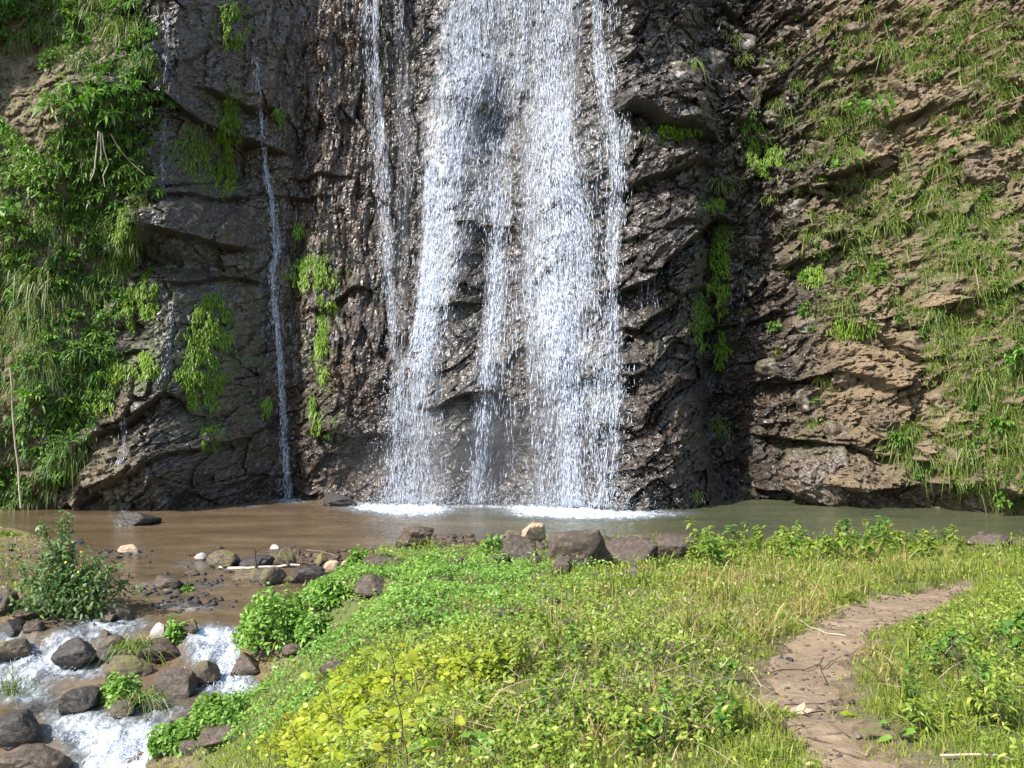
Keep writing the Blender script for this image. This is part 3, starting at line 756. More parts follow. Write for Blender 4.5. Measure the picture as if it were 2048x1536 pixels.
# rocks set in the face of the right hand cliff: parts of the cliff
EMB = [(1840, 185, 110, 50), (1785, 290, 120, 60), (1985, 335, 110, 90), (1760, 300, 60, 60), (1650, 945, 150, 130), (1620, 800, 60, 60), (1740, 945, 110, 60), (1680, 870, 70, 40), (1790, 830, 80, 70), (1700, 760, 60, 40),
       (1420, 120, 70, 60), (1370, 150, 70, 60), (1480, 90, 60, 60), (1500, 180, 60, 40), (1460, 150, 50, 40), (1720, 60, 70, 30), (1800, 70, 60, 30), (1700, 210, 50, 30), (1640, 300, 60, 30), (1560, 240, 70, 25),
       (1590, 420, 60, 40), (1680, 560, 60, 40), (1830, 560, 70, 40), (1930, 590, 80, 60), (1560, 560, 50, 30), (1620, 650, 60, 36), (1550, 740, 70, 40), (1880, 910, 80, 60), (1930, 920, 60, 40), (1760, 1000, 80, 26),
       (1840, 1000, 80, 30), (1990, 1010, 90, 40), (1960, 180, 50, 30), (2010, 215, 50, 26), (1880, 130, 60, 26), (1690, 140, 60, 24), (1540, 130, 50, 26), (1600, 60, 60, 26), (1500, 280, 80, 24), (1640, 380, 50, 24), (1760, 640, 60, 30), (1850, 690, 70, 40), (1890, 800, 60, 50), (1500, 480, 50, 34)]
EP = cliff_hit([e[0] for e in EMB], [e[1] for e in EMB], CYS)
for k, (u, v, w, h) in enumerate(EMB):
    V, T = rock_shape(3000 + k, 4 if w > 75 else 3, .9)
    W = 1.05 * w / F * EP[k][1]; H = 1.05 * h / F * EP[k][1]
    V = V * np.array([W / 2, W * .34, H / 2])
    f1_, gap_, ox_, oy_, r0_, r1_, r2_ = cells(V[:, 0] / .28 + k, V[:, 2] / .20, 3100 + k); V[:, 1] -= .16 * (r0_ - .5) + .34 * ((r1_ - .5) * ox_ + (r2_ - .5) * oy_) - .06 * (1 - sstep(0, .1, gap_)); g1_ = cells(V[:, 0] / .11 + k, V[:, 2] / .08, 3200 + k); V[:, 1] -= (.08 * (g1_[4] - .5) + .18 * ((g1_[5] - .5) * g1_[2] + (g1_[6] - .5) * g1_[3])) * (w > 75)
    a = math.radians(rng.uniform(-32, -5)); V = V @ np.array([[math.cos(a), 0, math.sin(a)], [0, 1, 0], [-math.sin(a), 0, math.cos(a)]])
    dr = float(np.interp(u, [1400, 1650, 1800], [.12, .35, .72])); n = len(V)
    o = link('rock', mesh_np('rock', V, T, None, [CLIFF_MAT], {'dry': np.full(n, dr), 'wet': np.full(n, max(0, 1 - 1.2 * dr)), 'moss': np.clip(V[:, 2] / H * 1.2 - .25 + .3 * noise3(V, 2.0, k), 0, .8), 'soil': np.zeros(n), 'stain': np.full(n, .4)}, True), parent=cliff)
    o.location = EP[k] + [0, .20 * W, 0]
# ------------------------------------------------------------------ falling water
def fall_material(name, k=1.0):
    m, nt, p, out = newmat(name); b = NB(nt)
    p.inputs['Base Color'].default_value = (.62, .67, .75, 1); p.inputs['Roughness'].default_value = .25
    tr = b.n('ShaderNodeBsdfTranslucent'); tr.inputs[0].default_value = (.68, .74, .84, 1)
    mx = b.n('ShaderNodeMixShader'); mx.inputs[0].default_value = .4
    b.l(p.outputs[0], mx.inputs[1]); b.l(tr.outputs[0], mx.inputs[2]); b.l(mx.outputs[0], out.inputs[0])
    return m
DROP = fall_material('white falling water')
def veil_material():
    m, nt, p, out = newmat('thin water veil'); b = NB(nt)
    P = b.pos()
    s = b.noise(b.mapping(P, (7, 7, .55)), 1.6, 5, .65, .3); g = b.noise(b.mapping(P, (16, 16, 3.5)), 2.0, 3, .6)
    k = b.math('ADD', b.math('MULTIPLY', s, .65), b.math('MULTIPLY', g, .35))
    al = b.math('MULTIPLY', b.attr('dens'), b.ramp(k, [(.40, .02), (.66, 1.0)]), clamp=True)
    p.inputs['Base Color'].default_value = (.64, .69, .78, 1); p.inputs['Roughness'].default_value = .35
    tl = b.n('ShaderNodeBsdfTranslucent'); tl.inputs[0].default_value = (.64, .71, .82, 1)
    m1 = b.n('ShaderNodeMixShader'); m1.inputs[0].default_value = .35
    b.l(p.outputs[0], m1.inputs[1]); b.l(tl.outputs[0], m1.inputs[2])
    tp = b.n('ShaderNodeBsdfTransparent'); mx = b.n('ShaderNodeMixShader')
    b.l(al, mx.inputs[0]); b.l(tp.outputs[0], mx.inputs[1]); b.l(m1.outputs[0], mx.inputs[2]); b.l(mx.outputs[0], out.inputs[0])
    return m
VEIL = veil_material()

def strand(pts, n, ropes, veil=.5, size=1.0, fuzz=3.0, off=.12):
    """pts: (u, v, half width, density) down the strand"""
    return dict(p=np.array(pts, float), n=n, ropes=ropes, veil=veil, size=size, fuzz=fuzz, off=off)

def make_drops(S, st, seed):
    r = np.random.default_rng(seed)
    p = st['p']; vv = p[:, 1]
    v0, v1 = vv[0], vv[-1]
    fine = np.linspace(v0, v1, 400)
    dens = np.interp(fine, vv, p[:, 3]) * (.4 + np.interp(fine, vv, p[:, 2]) / p[:, 2].max())
    cdf = np.cumsum(dens); cdf /= cdf[-1]
    n = int(st['n'] * .55)
    v = np.interp(r.random(n * 2), cdf, fine)
    K = st['ropes']
    kk = r.integers(0, K, n * 2)
    ro = np.clip(r.normal(size=K) * .55, -1.15, 1.15)
    rs = r.uniform(.2, 1.0, K) ** 1.3 * (1.05 - .35 * np.abs(ro))
    wob = .16 * perlin(v / 90.0 + kk * 7.7, kk * 3.3 + seed, 401) + .05 * perlin(v / 25.0, kk * 5.1, 403)
    gate = perlin(v / 60.0 + kk * 3.1, kk * 1.7, 405) * .9 + .35 + rs[kk] * .55
    keep = (gate > r.random(n * 2) * .8 + .15) & (rs[kk] > r.random(n * 2) * .8)
    v = v[keep][:n]; kk = kk[keep][:n]; wob = wob[keep][:n]
    hw = np.interp(v, vv, p[:, 2]); uc = np.interp(v, vv, p[:, 0])
    f = r.normal(size=len(v)); f = f * np.abs(f)
    o = ro[kk] + wob
    loose = r.random(len(v)) < .25
    o = np.where(loose, np.clip(r.normal(size=len(v)) * .6, -1.5, 1.5), o)
    u = uc + o * hw + f * st['fuzz']
    # direction of travel in the picture plane
    dv = 12.0
    u2 = np.interp(v + dv, vv, p[:, 0]) + o * np.interp(v + dv, vv, p[:, 2])
    slope = (u2 - (uc + o * hw)) / dv
    P = cliff_hit(u, v, CYS, 0.0)
    P[:, 1] -= st['off'] + np.abs(r.normal(size=len(v))) * .14
    m = P[:, 2] > .0
    P = P[m]; slope = slope[m]
    N = len(P)
    L = np.exp(r.normal(math.log(.115), .5, N)) * st['size']; w = np.exp(r.normal(math.log(.0085), .4, N)) * st['size']
    d = np.stack([slope + r.normal(size=N) * .10, r.normal(size=N) * .1, -np.ones(N)], -1); d = nrm(d)
    bip(S, P, d, L, w, r)

def bip(S, P, d, L, w, r):
    N = len(P)
    a = nrm(np.cross(d, nrm(r.normal(size=(N, 3))))); c = np.cross(d, a)
    an = np.array([0, 2.094, 4.189])
    ring = P[:, None, :] + w[:, None, None] * (np.cos(an)[None, :, None] * a[:, None, :] + np.sin(an)[None, :, None] * c[:, None, :]) + (d * (L * .15)[:, None])[:, None, :]
    V = np.concatenate([(P - d * L[:, None])[:, None, :], ring, (P + d * (L * .8)[:, None])[:, None, :]], 1).reshape(-1, 3)
    T = np.array([[0, 2, 1], [0, 3, 2], [0, 1, 3], [4, 1, 2], [4, 2, 3], [4, 3, 1]])
    S.add(V, (np.arange(N)[:, None, None] * 5 + T[None]).reshape(-1, 3), None, .5)

def make_veil(name, st, parent, seed, amp=1.0):
    p = st['p']; vv = p[:, 1]
    v = np.linspace(vv[0], vv[-1], max(12, int((vv[-1] - vv[0]) / 9)))
    s = np.linspace(-1.35, 1.35, 17)
    U = np.interp(v, vv, p[:, 0])[:, None] + s[None] * np.interp(v, vv, p[:, 2])[:, None] + 5 * perlin(v / 50.0, v * 0 + seed, 407)[:, None]
    Vv = np.broadcast_to(v[:, None], U.shape)
    P = cliff_hit(U.ravel(), Vv.ravel(), CYS, 0.0); P[:, 1] -= st['off'] * .8
    P[:, 2] = np.maximum(P[:, 2], -.05)
    d = np.interp(v, vv, p[:, 3])[:, None] * np.exp(-(np.abs(s[None]) / .95) ** 4) * (1 - sstep(1.1, 1.35, np.abs(s[None])))
    ends = np.minimum(sstep(vv[0] - (60 if vv[0] < 0 else -1), vv[0] + 30, v), 1)[:, None]
    me = mesh_np(name, P, None, grid_quads(len(s), len(v)), [VEIL], {'dens': (d * st['veil'] * ends * amp * 1.42).ravel()}, True)
    return link(name, me, parent=parent)

def fall(name, label, strands, seed, category='waterfall', group=None):
    root = link(name, None, label=label, category=category, group=group)
    for k, st in enumerate(strands):
        S = Soup(); make_drops(S, st, seed * 50 + k)
        V = np.concatenate(S.V)
        if k == 0:
            o0 = V[np.argmax(V[:, 2])].copy(); root.location = o0
        S.V = [V - o0]
        link('water_strand', S.mesh('water strand', [DROP], True), parent=root, kind='stuff')
        if st['veil'] > 0:
            w = make_veil('water_veil', st, root, seed * 50 + k); w.location = -o0
    return root

TOP = -60
MAIN = [
 # left branch
 strand([(955, TOP, 55, 1), (950, 20, 58, 1), (940, 70, 58, 1), (935, 140, 58, .95), (915, 220, 56, .95), (897, 320, 46, .95), (884, 420, 38, 1), (874, 520, 30, 1.1), (862, 610, 24, 1.25), (848, 680, 24, 1.2), (838, 740, 36, .8), (830, 820, 46, .62), (828, 900, 52, .55), (826, 970, 58, .5), (825, 1012, 62, .55)], 15500, 30, .66),
 strand([(870, 330, 14, .9), (862, 450, 14, 1), (855, 560, 14, 1), (845, 650, 14, 1), (836, 690, 14, .9)], 2600, 6, .8),
 strand([(960, 380, 20, .5), (935, 450, 22, .5), (905, 560, 16, .5), (890, 640, 14, .4), (878, 720, 12, .2)], 900, 6, .25),
 strand([(800, 760, 14, .3), (796, 880, 22, .35), (790, 1005, 26, .4)], 900, 8, .0, 1.0, 8),
 # centre spray between the branches
 strand([(1020, TOP, 45, .8), (1020, 80, 40, .8), (1005, 200, 40, .75), (985, 300, 45, .7), (985, 400, 40, .5), (985, 470, 30, .3)], 3000, 18, .30, 1, 6),
 strand([(1042, TOP, 10, 1), (1046, 60, 12, 1), (1040, 110, 12, .7), (1035, 180, 20, .5)], 900, 5, .5),
 # centre strand
 strand([(1000, 390, 26, .7), (995, 450, 22, .9), (992, 520, 20, .9), (990, 600, 20, .9), (982, 680, 22, .9), (976, 760, 24, .85), (970, 840, 24, .7), (964, 910, 24, .65), (956, 960, 24, .55), (952, 1006, 24, .6)], 5200, 12, .45),
 # main right sheet
 strand([(1110, TOP, 52, .95), (1108, 40, 52, .95), (1104, 120, 48, .9), (1100, 200, 50, .9), (1098, 300, 54, .95), (1108, 400, 62, .95), (1114, 500, 68, 1.0), (1114, 600, 68, 1.0), (1122, 700, 64, .85), (1128, 780, 60, .7), (1124, 860, 56, .58), (1116, 940, 54, .5), (1112, 1012, 58, .6)], 19500, 40, .50),
 strand([(1130, 200, 14, .7), (1128, 330, 14, .8), (1150, 400, 16, .9), (1166, 470, 16, .7), (1172, 600, 16, .7)], 1900, 6, .55),
 strand([(1100, 470, 26, .9), (1098, 560, 30, 1.2), (1112, 640, 36, 1.25), (1118, 720, 28, 1), (1120, 800, 22, .7)], 3000, 10, .55),
 strand([(1140, 755, 14, .9), (1142, 830, 15, 1), (1142, 900, 15, .9), (1144, 1012, 18, .7)], 2100, 6, .8),
 strand([(1062, 300, 10, .6), (1058, 450, 10, .6), (1056, 620, 10, .5), (1062, 760, 12, .4), (1068, 900, 12, .35)], 1200, 5, .25),
 strand([(1030, 480, 12, .35), (1030, 640, 14, .3), (1028, 800, 14, .3), (1024, 900, 16, .3), (1022, 960, 14, .2)], 500, 6, .12),
 # right strand and its splash ledge
 strand([(1192, TOP, 10, .8), (1194, 60, 10, .8), (1198, 120, 12, .9), (1212, 210, 13, .8), (1224, 280, 18, .75), (1230, 360, 15, .7), (1228, 440, 17, .7), (1224, 520, 12, .8), (1226, 600, 12, .7), (1222, 680, 20, .5), (1216, 735, 34, .5)], 3900, 9, .34),
 strand([(1240, 228, 26, .4), (1246, 260, 22, .5), (1240, 340, 14, .5), (1236, 430, 12, .5)], 700, 6, .12),
 strand([(1214, 735, 36, .8), (1212, 775, 36, .75), (1208, 830, 34, .6), (1208, 900, 34, .45), (1206, 960, 26, .35), (1200, 1012, 20, .5)], 2600, 14, .26, 1, 6),
 strand([(1175, 752, 14, .9), (1195, 748, .5, .0), (1200, 750, 14, .2)], 60, 4, 0),
 strand([(1225, TOP, 20, .3), (1220, 150, 18, .3), (1236, 240, 14, .3)], 420, 6, .08),
 strand([(1180, 130, 26, .25), (1185, 300, 26, .25), (1195, 500, 24, .25), (1195, 720, 24, .3)], 700, 10, .10),
]
main_fall = fall('waterfall', 'wide white main waterfall pouring down the centre of the dark cliff', MAIN, 1)
fall('waterfall', 'thin misty veil of water falling left of the main waterfall', [
 strand([(752, TOP, 6, 1), (751, 60, 6, 1), (754, 150, 7, .9), (762, 260, 10, .7), (770, 360, 11, .6), (776, 460, 10, .6), (780, 560, 8, .6), (786, 650, 8, .5), (791, 720, 8, .3)], 1700, 6, .42, .85, 2),
 strand([(735, TOP, 7, .7), (735, 80, 7, .6), (742, 200, 10, .4), (752, 320, 12, .3), (768, 480, 14, .25), (772, 600, 12, .2)], 520, 5, .24, .8, 2),
 strand([(800, TOP, 16, .4), (805, 150, 18, .35), (812, 330, 18, .35), (806, 500, 16, .35), (800, 620, 14, .3), (792, 760, 12, .3), (780, 930, 12, .25)], 420, 8, .17, .8, 4)], 2)
fall('waterfall', 'long thin white trickle winding down the dark left cliff into the pool', [
 strand([(514, 90, 2, .2), (518, 150, 2.5, .3), (524, 220, 3, .6), (532, 300, 3.5, .8), (536, 355, 4, .8), (545, 390, 4, .7), (554, 470, 7, .8), (556, 510, 6, .9), (547, 540, 5, .9), (551, 600, 5, 1), (558, 670, 5, 1), (564, 740, 5, 1), (568, 800, 5, 1), (571, 860, 5, 1), (574, 930, 6, .9), (577, 996, 6, .9)], 2600, 5, .52, .8, 2.0, .09)], 3)
fall('waterfall', 'faint drip of water at the upper left beside the shrubs', [
 strand([(335, 30, 4, .5), (338, 80, 4, .7), (334, 140, 4, .4), (331, 220, 3, .5), (330, 280, 3, .6), (328, 340, 4, .6), (326, 390, 4, .3)], 330, 4, .25, .7, 1.2, .08)], 4)
fall('waterfall', 'short thin dribble beside the hanging moss at lower left', [
 strand([(348, 600, 2, .5), (346, 640, 2, .8), (343, 690, 3, .8), (338, 720, 7, .5), (326, 770, 6, .3)], 240, 4, .3, .7, 1.2, .08)], 5)
fall('waterfall', 'faint bluish dribble over the slanted rock at the bottom left', [
 strand([(250, 830, 4, .4), (252, 880, 5, .6), (246, 920, 6, .6), (236, 940, 6, .4)], 150, 4, .2, .7, 2, .08)], 6)
fall('waterfall', 'row of thin drips under the dark overhang right of the main waterfall', [
 strand([(1282, 555, 2, .6), (1281, 640, 2, .4)], 40, 2, .08, .7, 1, .1), strand([(1296, 552, 1.5, .6), (1294, 610, 1.5, .6)], 40, 2, .1, .7, 1, .1),
 strand([(1309, 545, 1.5, .8), (1306, 600, 2, .7), (1312, 625, 3, .4)], 60, 2, .15, .7, 1, .1), strand([(1340, 515, 1.5, .5), (1340, 560, 1.5, .5)], 26, 2, .08, .7, 1, .1)], 7)
fall('waterfall', 'sparse drips in the dark crevice beside the right hanging moss', [
 strand([(1460, 560, 3, .4), (1458, 700, 4, .4)], 50, 3, .06, .6, 2, .15), strand([(1484, 530, 3, .4), (1480, 660, 4, .5)], 70, 3, .06, .6, 2, .15)], 8)

# flying droplets and splash at the foot of the fall
S = Soup(); r = np.random.default_rng(77)
def spray(n, u, v, ru, rv, s0, offy=.5):
    n = int(n * .55); s0 *= .85
    uu = u + r.normal(size=n) * ru; vv = v + r.normal(size=n) * rv
    P = cliff_hit(uu, vv, CYS, 0.0); P[:, 1] -= np.abs(r.normal(size=n)) * offy + .1
    P = P[P[:, 2] > .02]; n = len(P)
    bip(S, P, nrm(r.normal(size=(n, 3)) + [0, 0, -.8]), np.exp(r.normal(math.log(.022), .4, n)) * s0, np.exp(r.normal(math.log(.011), .3, n)) * s0, r)
spray(1500, 815, 900, 34, 110, 1.25); spray(900, 790, 880, 26, 90, 1.2); spray(700, 960, 150, 60, 90, 1.1); spray(900, 820, 985, 55, 20, 1.3, .8); spray(700, 955, 990, 40, 18, 1.2, .8)
spray(1400, 1120, 990, 90, 22, 1.3, .9); spray(800, 1210, 780, 36, 60, 1.2); spray(1000, 1120, 850, 70, 130, 1.1); spray(400, 870, 500, 30, 260, 1.0); spray(900, 1020, 300, 60, 180, 1.0); spray(500, 1200, 500, 40, 260, 1.0); spray(120, 1235, 985, 30, 25, 1.0)
spray(2200, 825, 1000, 52, 9, .9, .9); spray(2600, 1115, 1006, 80, 9, .9, .9); spray(60, 577, 992, 14, 5, 1.0)
link('spray_droplets', S.mesh('spray droplets', [DROP], True), kind='stuff')
# splashing crests on the rapids
S = Soup(); r = np.random.default_rng(78)
for u, v, ru, rv, n in [(430, 1300, 42, 26, 900), (470, 1335, 30, 22, 700), (450, 1372, 50, 14, 300), (70, 1330, 70, 26, 700), (20, 1372, 40, 20, 300), (130, 1295, 40, 20, 350), (260, 1500, 60, 34, 900), (190, 1470, 55, 28, 500), (430, 1264, 50, 8, 200)]:
    uu = u + r.normal(size=n) * ru * .6; vv = v + r.normal(size=n) * rv * .6
    P = ground_hit(uu, vv); P[:, 2] += np.abs(r.normal(size=n)) * .03
    m = ground_d(P[:, 0], P[:, 1]) < -.05; P = P[m]; n = len(P)
    bip(S, P, nrm(r.normal(size=(n, 3)) * [1, 1, .5] + [-.2, -1, -.4]), np.exp(r.normal(math.log(.014), .5, n)), np.exp(r.normal(math.log(.005), .4, n)), r)
link('rapids_splash', S.mesh('rapids splash', [DROP], True), kind='stuff')

# mist hanging at the foot of the fall
m = bpy.data.materials.new('water mist'); m.use_nodes = True; nt = m.node_tree; nt.nodes.clear(); b = NB(nt)
out = nt.nodes.new('ShaderNodeOutputMaterial'); pv = nt.nodes.new('ShaderNodeVolumePrincipled')
pv.inputs['Color'].default_value = (.93, .95, 1, 1); pv.inputs['Anisotropy'].default_value = .2
ln = b.n('ShaderNodeVectorMath', operation='LENGTH'); b.l(b.obj(), ln.inputs[0])
fall_ = b.ramp(ln.outputs['Value'], [(0.1, 1.0), (.95, 0.0)])
b.l(b.math('MULTIPLY', fall_, b.ramp(b.noise(b.pos(), .7, 3), [(.35, .02), (.7, .15)])), pv.inputs['Density'])
b.l(pv.outputs[0], out.inputs['Volume'])
V, T = ICO[2]
p = cliff_hit(np.array([990.]), np.array([990.]), CYS, 0.6)[0]
mo = link('mist', mesh_np('mist', V, T, None, [m], None, True), kind='stuff'); mo.location = (p[0], p[1], .9); mo.scale = (6.2, 2.6, 3.4)
scene.cycles.volume_step_rate = 2.0
scene.cycles.volume_max_steps = 64
# ------------------------------------------------------------------ plant building blocks
def leaves(S, P, D, L, W, droop=.3, tint=.5, fold=.18, r=rng):
    P = np.asarray(P, float); n = len(P)
    D = nrm(np.asarray(D, float)); L = np.broadcast_to(L, n); W = np.broadcast_to(W, n)
    up = nrm(np.array([0, -.25, 1.0]) + .45 * r.normal(size=(n, 3)))
    side = nrm(np.cross(D, up)); nr = np.cross(side, D)
    def pt(t, s):
        c = P + D * (L * t)[:, None]; c[:, 2] -= L * droop * t * t
        return c + side * (W * s)[:, None] + nr * (W * abs(s) * fold)[:, None]
    V = np.stack([pt(0, 0), pt(.30, .46), pt(.30, -.46), pt(.66, .36), pt(.66, -.36), pt(1, 0)], 1).reshape(-1, 3)
    o = (np.arange(n) * 6)[:, None]
    T = np.concatenate([o + [0, 1, 2], o + [3, 5, 4]]); Q = o + [1, 3, 4, 2]
    S.add(V, T, Q, np.repeat(np.broadcast_to(tint, n), 6))

def blades(S, P, D, L, W, droop=.6, tint=.5, r=rng, seg=2):
    P = np.asarray(P, float); n = len(P)
    D = nrm(np.asarray(D, float)); L = np.broadcast_to(L, n); W = np.broadcast_to(W, n); droop = np.broadcast_to(droop, n)
    a = r.uniform(0, 2 * math.pi, n)
    side = nrm(np.stack([np.cos(a), np.sin(a) * .5, .25 * np.sin(a * 3)], -1))
    out = []
    for k in range(seg + 1):
        t = k / seg
        c = P + D * (L * t)[:, None]; c[:, 2] -= L * droop * t * t
        if k < seg:
            w = (W * (1 - .55 * t) * .5)[:, None]
            out += [c + side * w, c - side * w]
        else: out.append(c)
    V = np.stack(out, 1).reshape(-1, 3); m = 2 * seg + 1
    o = (np.arange(n) * m)[:, None]
    Q = np.concatenate([o + [2 * k, 2 * k + 1, 2 * k + 3, 2 * k + 2] for k in range(seg - 1)]) if seg > 1 else None
    T = o + [2 * seg - 2, 2 * seg - 1, 2 * seg]
    S.add(V, T, Q, np.repeat(np.broadcast_to(tint, n), m))

def tube(S, pts, r0, r1, tint=.5, k=5):
    pts = np.asarray(pts, float); n = len(pts)
    d = nrm(np.gradient(pts, axis=0)); ref = np.array([.3, .9, .2])
    a = nrm(np.cross(d, ref)); b = np.cross(d, a)
    an = np.arange(k) * 2 * math.pi / k
    rr = np.linspace(r0, r1, n)[:, None, None]
    V = pts[:, None, :] + rr * (np.cos(an)[None, :, None] * a[:, None, :] + np.sin(an)[None, :, None] * b[:, None, :])
    i = np.arange(n - 1)[:, None] * k; j = np.arange(k)[None]; j2 = (j + 1) % k
    Q = np.stack([i + j, i + j2, i + k + j2, i + k + j], -1).reshape(-1, 4)
    S.add(V.reshape(-1, 3), None, Q, tint)

def curve(p0, p1, sag=0.0, n=7, wob=0.0, r=rng):
    t = np.linspace(0, 1, n)[:, None]
    c = np.asarray(p0, float) * (1 - t) + np.asarray(p1, float) * t
    c[:, 2] -= (sag * 4 * t * (1 - t))[:, 0]
    if wob: c[1:-1] += r.normal(size=(n - 2, 3)) * wob
    return c

G_SHADE = leaf_mat('shrub leaves', [(0, (0.022, 0.056, 0.011)), (.35, (0.053, 0.128, 0.019)), (.7, (0.109, 0.216, 0.030)), (1, (0.206, 0.309, 0.056))])
G_BRIGHT = leaf_mat('bright leaves', [(0, (0.037, 0.094, 0.013)), (.45, (0.081, 0.181, 0.022)), (.8, (0.150, 0.269, 0.040)), (1, (0.237, 0.325, 0.075))])
G_MOSS = leaf_mat('hanging moss fronds', [(0, (0.047, 0.095, 0.008)), (.5, (0.115, 0.209, 0.016)), (.85, (0.196, 0.290, 0.030)), (1, (0.270, 0.297, 0.068))])
G_GRASS = leaf_mat('cliff grass', [(0, (0.044, 0.081, 0.013)), (.4, (0.100, 0.156, 0.022)), (.7, (0.169, 0.213, 0.040)), (.88, (0.263, 0.250, 0.088)), (1, (0.375, 0.288, 0.138))])
G_HANG = leaf_mat('hanging grass', [(0, (0.038, 0.070, 0.011)), (.45, (0.095, 0.142, 0.022)), (.72, (0.176, 0.203, 0.047)), (.88, (0.297, 0.250, 0.115)), (1, (0.378, 0.284, 0.162))])
G_MEADOW = leaf_mat('meadow grass', [(0, (.07, .105, .012)), (.4, (.15, .20, .026)), (.75, (.25, .29, .05)), (1, (.36, .34, .10))], .4)
G_DRY = leaf_mat('dry grass', [(0, (0.110, 0.127, 0.024)), (.35, (0.220, 0.209, 0.055)), (.7, (0.352, 0.286, 0.110)), (1, (0.462, 0.363, 0.187))], .35)
G_CRESS = leaf_mat('cress leaves', [(0, (.05, .115, .018)), (.5, (.13, .25, .038)), (.85, (.21, .35, .062)), (1, (.31, .39, .11))], .35)
G_WEED = leaf_mat('weed leaves', [(0, (.055, .09, .012)), (.4, (.135, .205, .022)), (.75, (.24, .31, .042)), (.93, (.36, .35, .09)), (1, (.40, .33, .15))], .35)
G_YELLOW = leaf_mat('yellow leaves', [(0, (0.143, 0.220, 0.017)), (.4, (0.264, 0.319, 0.024)), (.75, (0.396, 0.396, 0.044)), (1, (0.528, 0.396, 0.055))], .45, .45, 1.5)
M_STEM = leaf_mat('green brown stems', [(0, (.05, .04, .02)), (.5, (.09, .075, .035)), (1, (.16, .13, .06))], .0, .7)
M_TWIG = leaf_mat('dry twigs', [(0, (.035, .024, .017)), (.5, (.11, .075, .05)), (1, (.34, .26, .18))], .0, .8, .1)
M_PALE = leaf_mat('pale dry wood', [(0, (.25, .20, .14)), (1, (.45, .39, .30))], .0, .8)
M_FLOWER = leaf_mat('yellow flowers', [(0, (.55, .38, .02)), (1, (.7, .5, .03))], .2)

def shrub_proto(seed, nst, per, L, W, R, droop=.35, rosette=False):
    r = np.random.default_rng(seed); F_ = Soup(); G_ = Soup()
    for k in range(nst):
        d = nrm(np.array([r.normal() * .75, -abs(r.normal()) * .7 - .25, r.normal() * .45 + .35]))
        ln = R * r.uniform(.55, 1.1)
        tip = d * ln; tip[2] -= ln * .25
        c = curve([0, .1, 0], tip, -.12 * ln, 6); tube(G_, c, .014, .004, r.random(), 4)
        n = int(per * r.uniform(.7, 1.3))
        t = r.uniform(.25, 1.0, n) if not rosette else 1 - np.abs(r.normal(size=n)) * .22
        t = np.clip(t, .1, 1.0)
        P = np.stack([np.interp(t, np.linspace(0, 1, 6), c[:, j]) for j in range(3)], -1)
        D = d * .5 + r.normal(size=(n, 3)) * .75 + [0, -.2, 0]
        leaves(F_, P, D, L * r.uniform(.6, 1.2, n), W * r.uniform(.7, 1.2, n), droop, np.clip(r.normal(.5, .2, n) + r.uniform(-.15, .15), 0, 1), r=r)
    return F_, G_

def tuft_proto(seed, n, L, W, droop, spread=.6, outw=.5, up=.9, base=.08):
    r = np.random.default_rng(seed); S = Soup()
    P = np.stack([r.normal(size=n) * base, r.normal(size=n) * base * .5, r.normal(size=n) * base * .6], -1)
    D = np.stack([r.normal(size=n) * spread, -np.abs(r.normal(size=n)) * outw, np.abs(r.normal(size=n)) * .35 + up], -1)
    blades(S, P, D, L * r.uniform(.5, 1.15, n), W * r.uniform(.7, 1.2, n), droop * r.uniform(.6, 1.3, n), np.clip(r.normal(.45, .25, n), 0, 1), r, 3)
    return S

SHRUBS = []
for k, (ns, per, L, W, R, dr, ro) in enumerate([(12, 16, .25, .075, .75, .35, False), (14, 12, .30, .07, .9, .5, True), (16, 18, .15, .065, .7, .25, False), (10, 14, .36, .06, .8, .7, False), (13, 15, .2, .09, .65, .3, True)]):
    f, g = shrub_proto(500 + k, ns, per, L, W, R, dr, ro)
    SHRUBS.append((g.mesh('shrub stems', [M_STEM]), f.mesh('shrub foliage', [G_SHADE]), f.mesh('shrub foliage bright', [G_BRIGHT])))
HANG = [tuft_proto(520 + k, 120, L, .026, dr, .55, .6, .75, .16).mesh('hanging grass', [G_HANG]) for k, (L, dr) in enumerate([(.55, 1.4), (.70, 1.6), (.45, 1.2), (.85, 1.5)])]
TUFT = [tuft_proto(530 + k, 70, L, .021, dr, .6, .7, .6, .12).mesh('grass tuft', [G_GRASS]) for k, (L, dr) in enumerate([(.42, 1.1), (.55, 1.3), (.35, .8), (.5, 1.6), (.65, 1.5)])]

def shrub(kind, loc, sc, rz, label, group=None, bright=False, name='leafy_shrub', cat='shrub', tilt=0):
    st, fo, fb = SHRUBS[kind]
    o = link(name, st, label=label, category=cat, group=group)
    c = link('foliage', fb if bright else fo, parent=o, kind='stuff')
    o.location = loc; o.rotation_euler = (tilt, 0, rz); o.scale = (sc, sc, sc)
    return o
def tuft(me, loc, sc, rz, label, group=None, name='grass_tuft', cat='grass tuft'):
    o = link(name, me, label=label, category=cat, group=group)
    o.location = loc; o.rotation_euler = (0, 0, rz); o.scale = sc if isinstance(sc, tuple) else (sc, sc, sc)
    return o

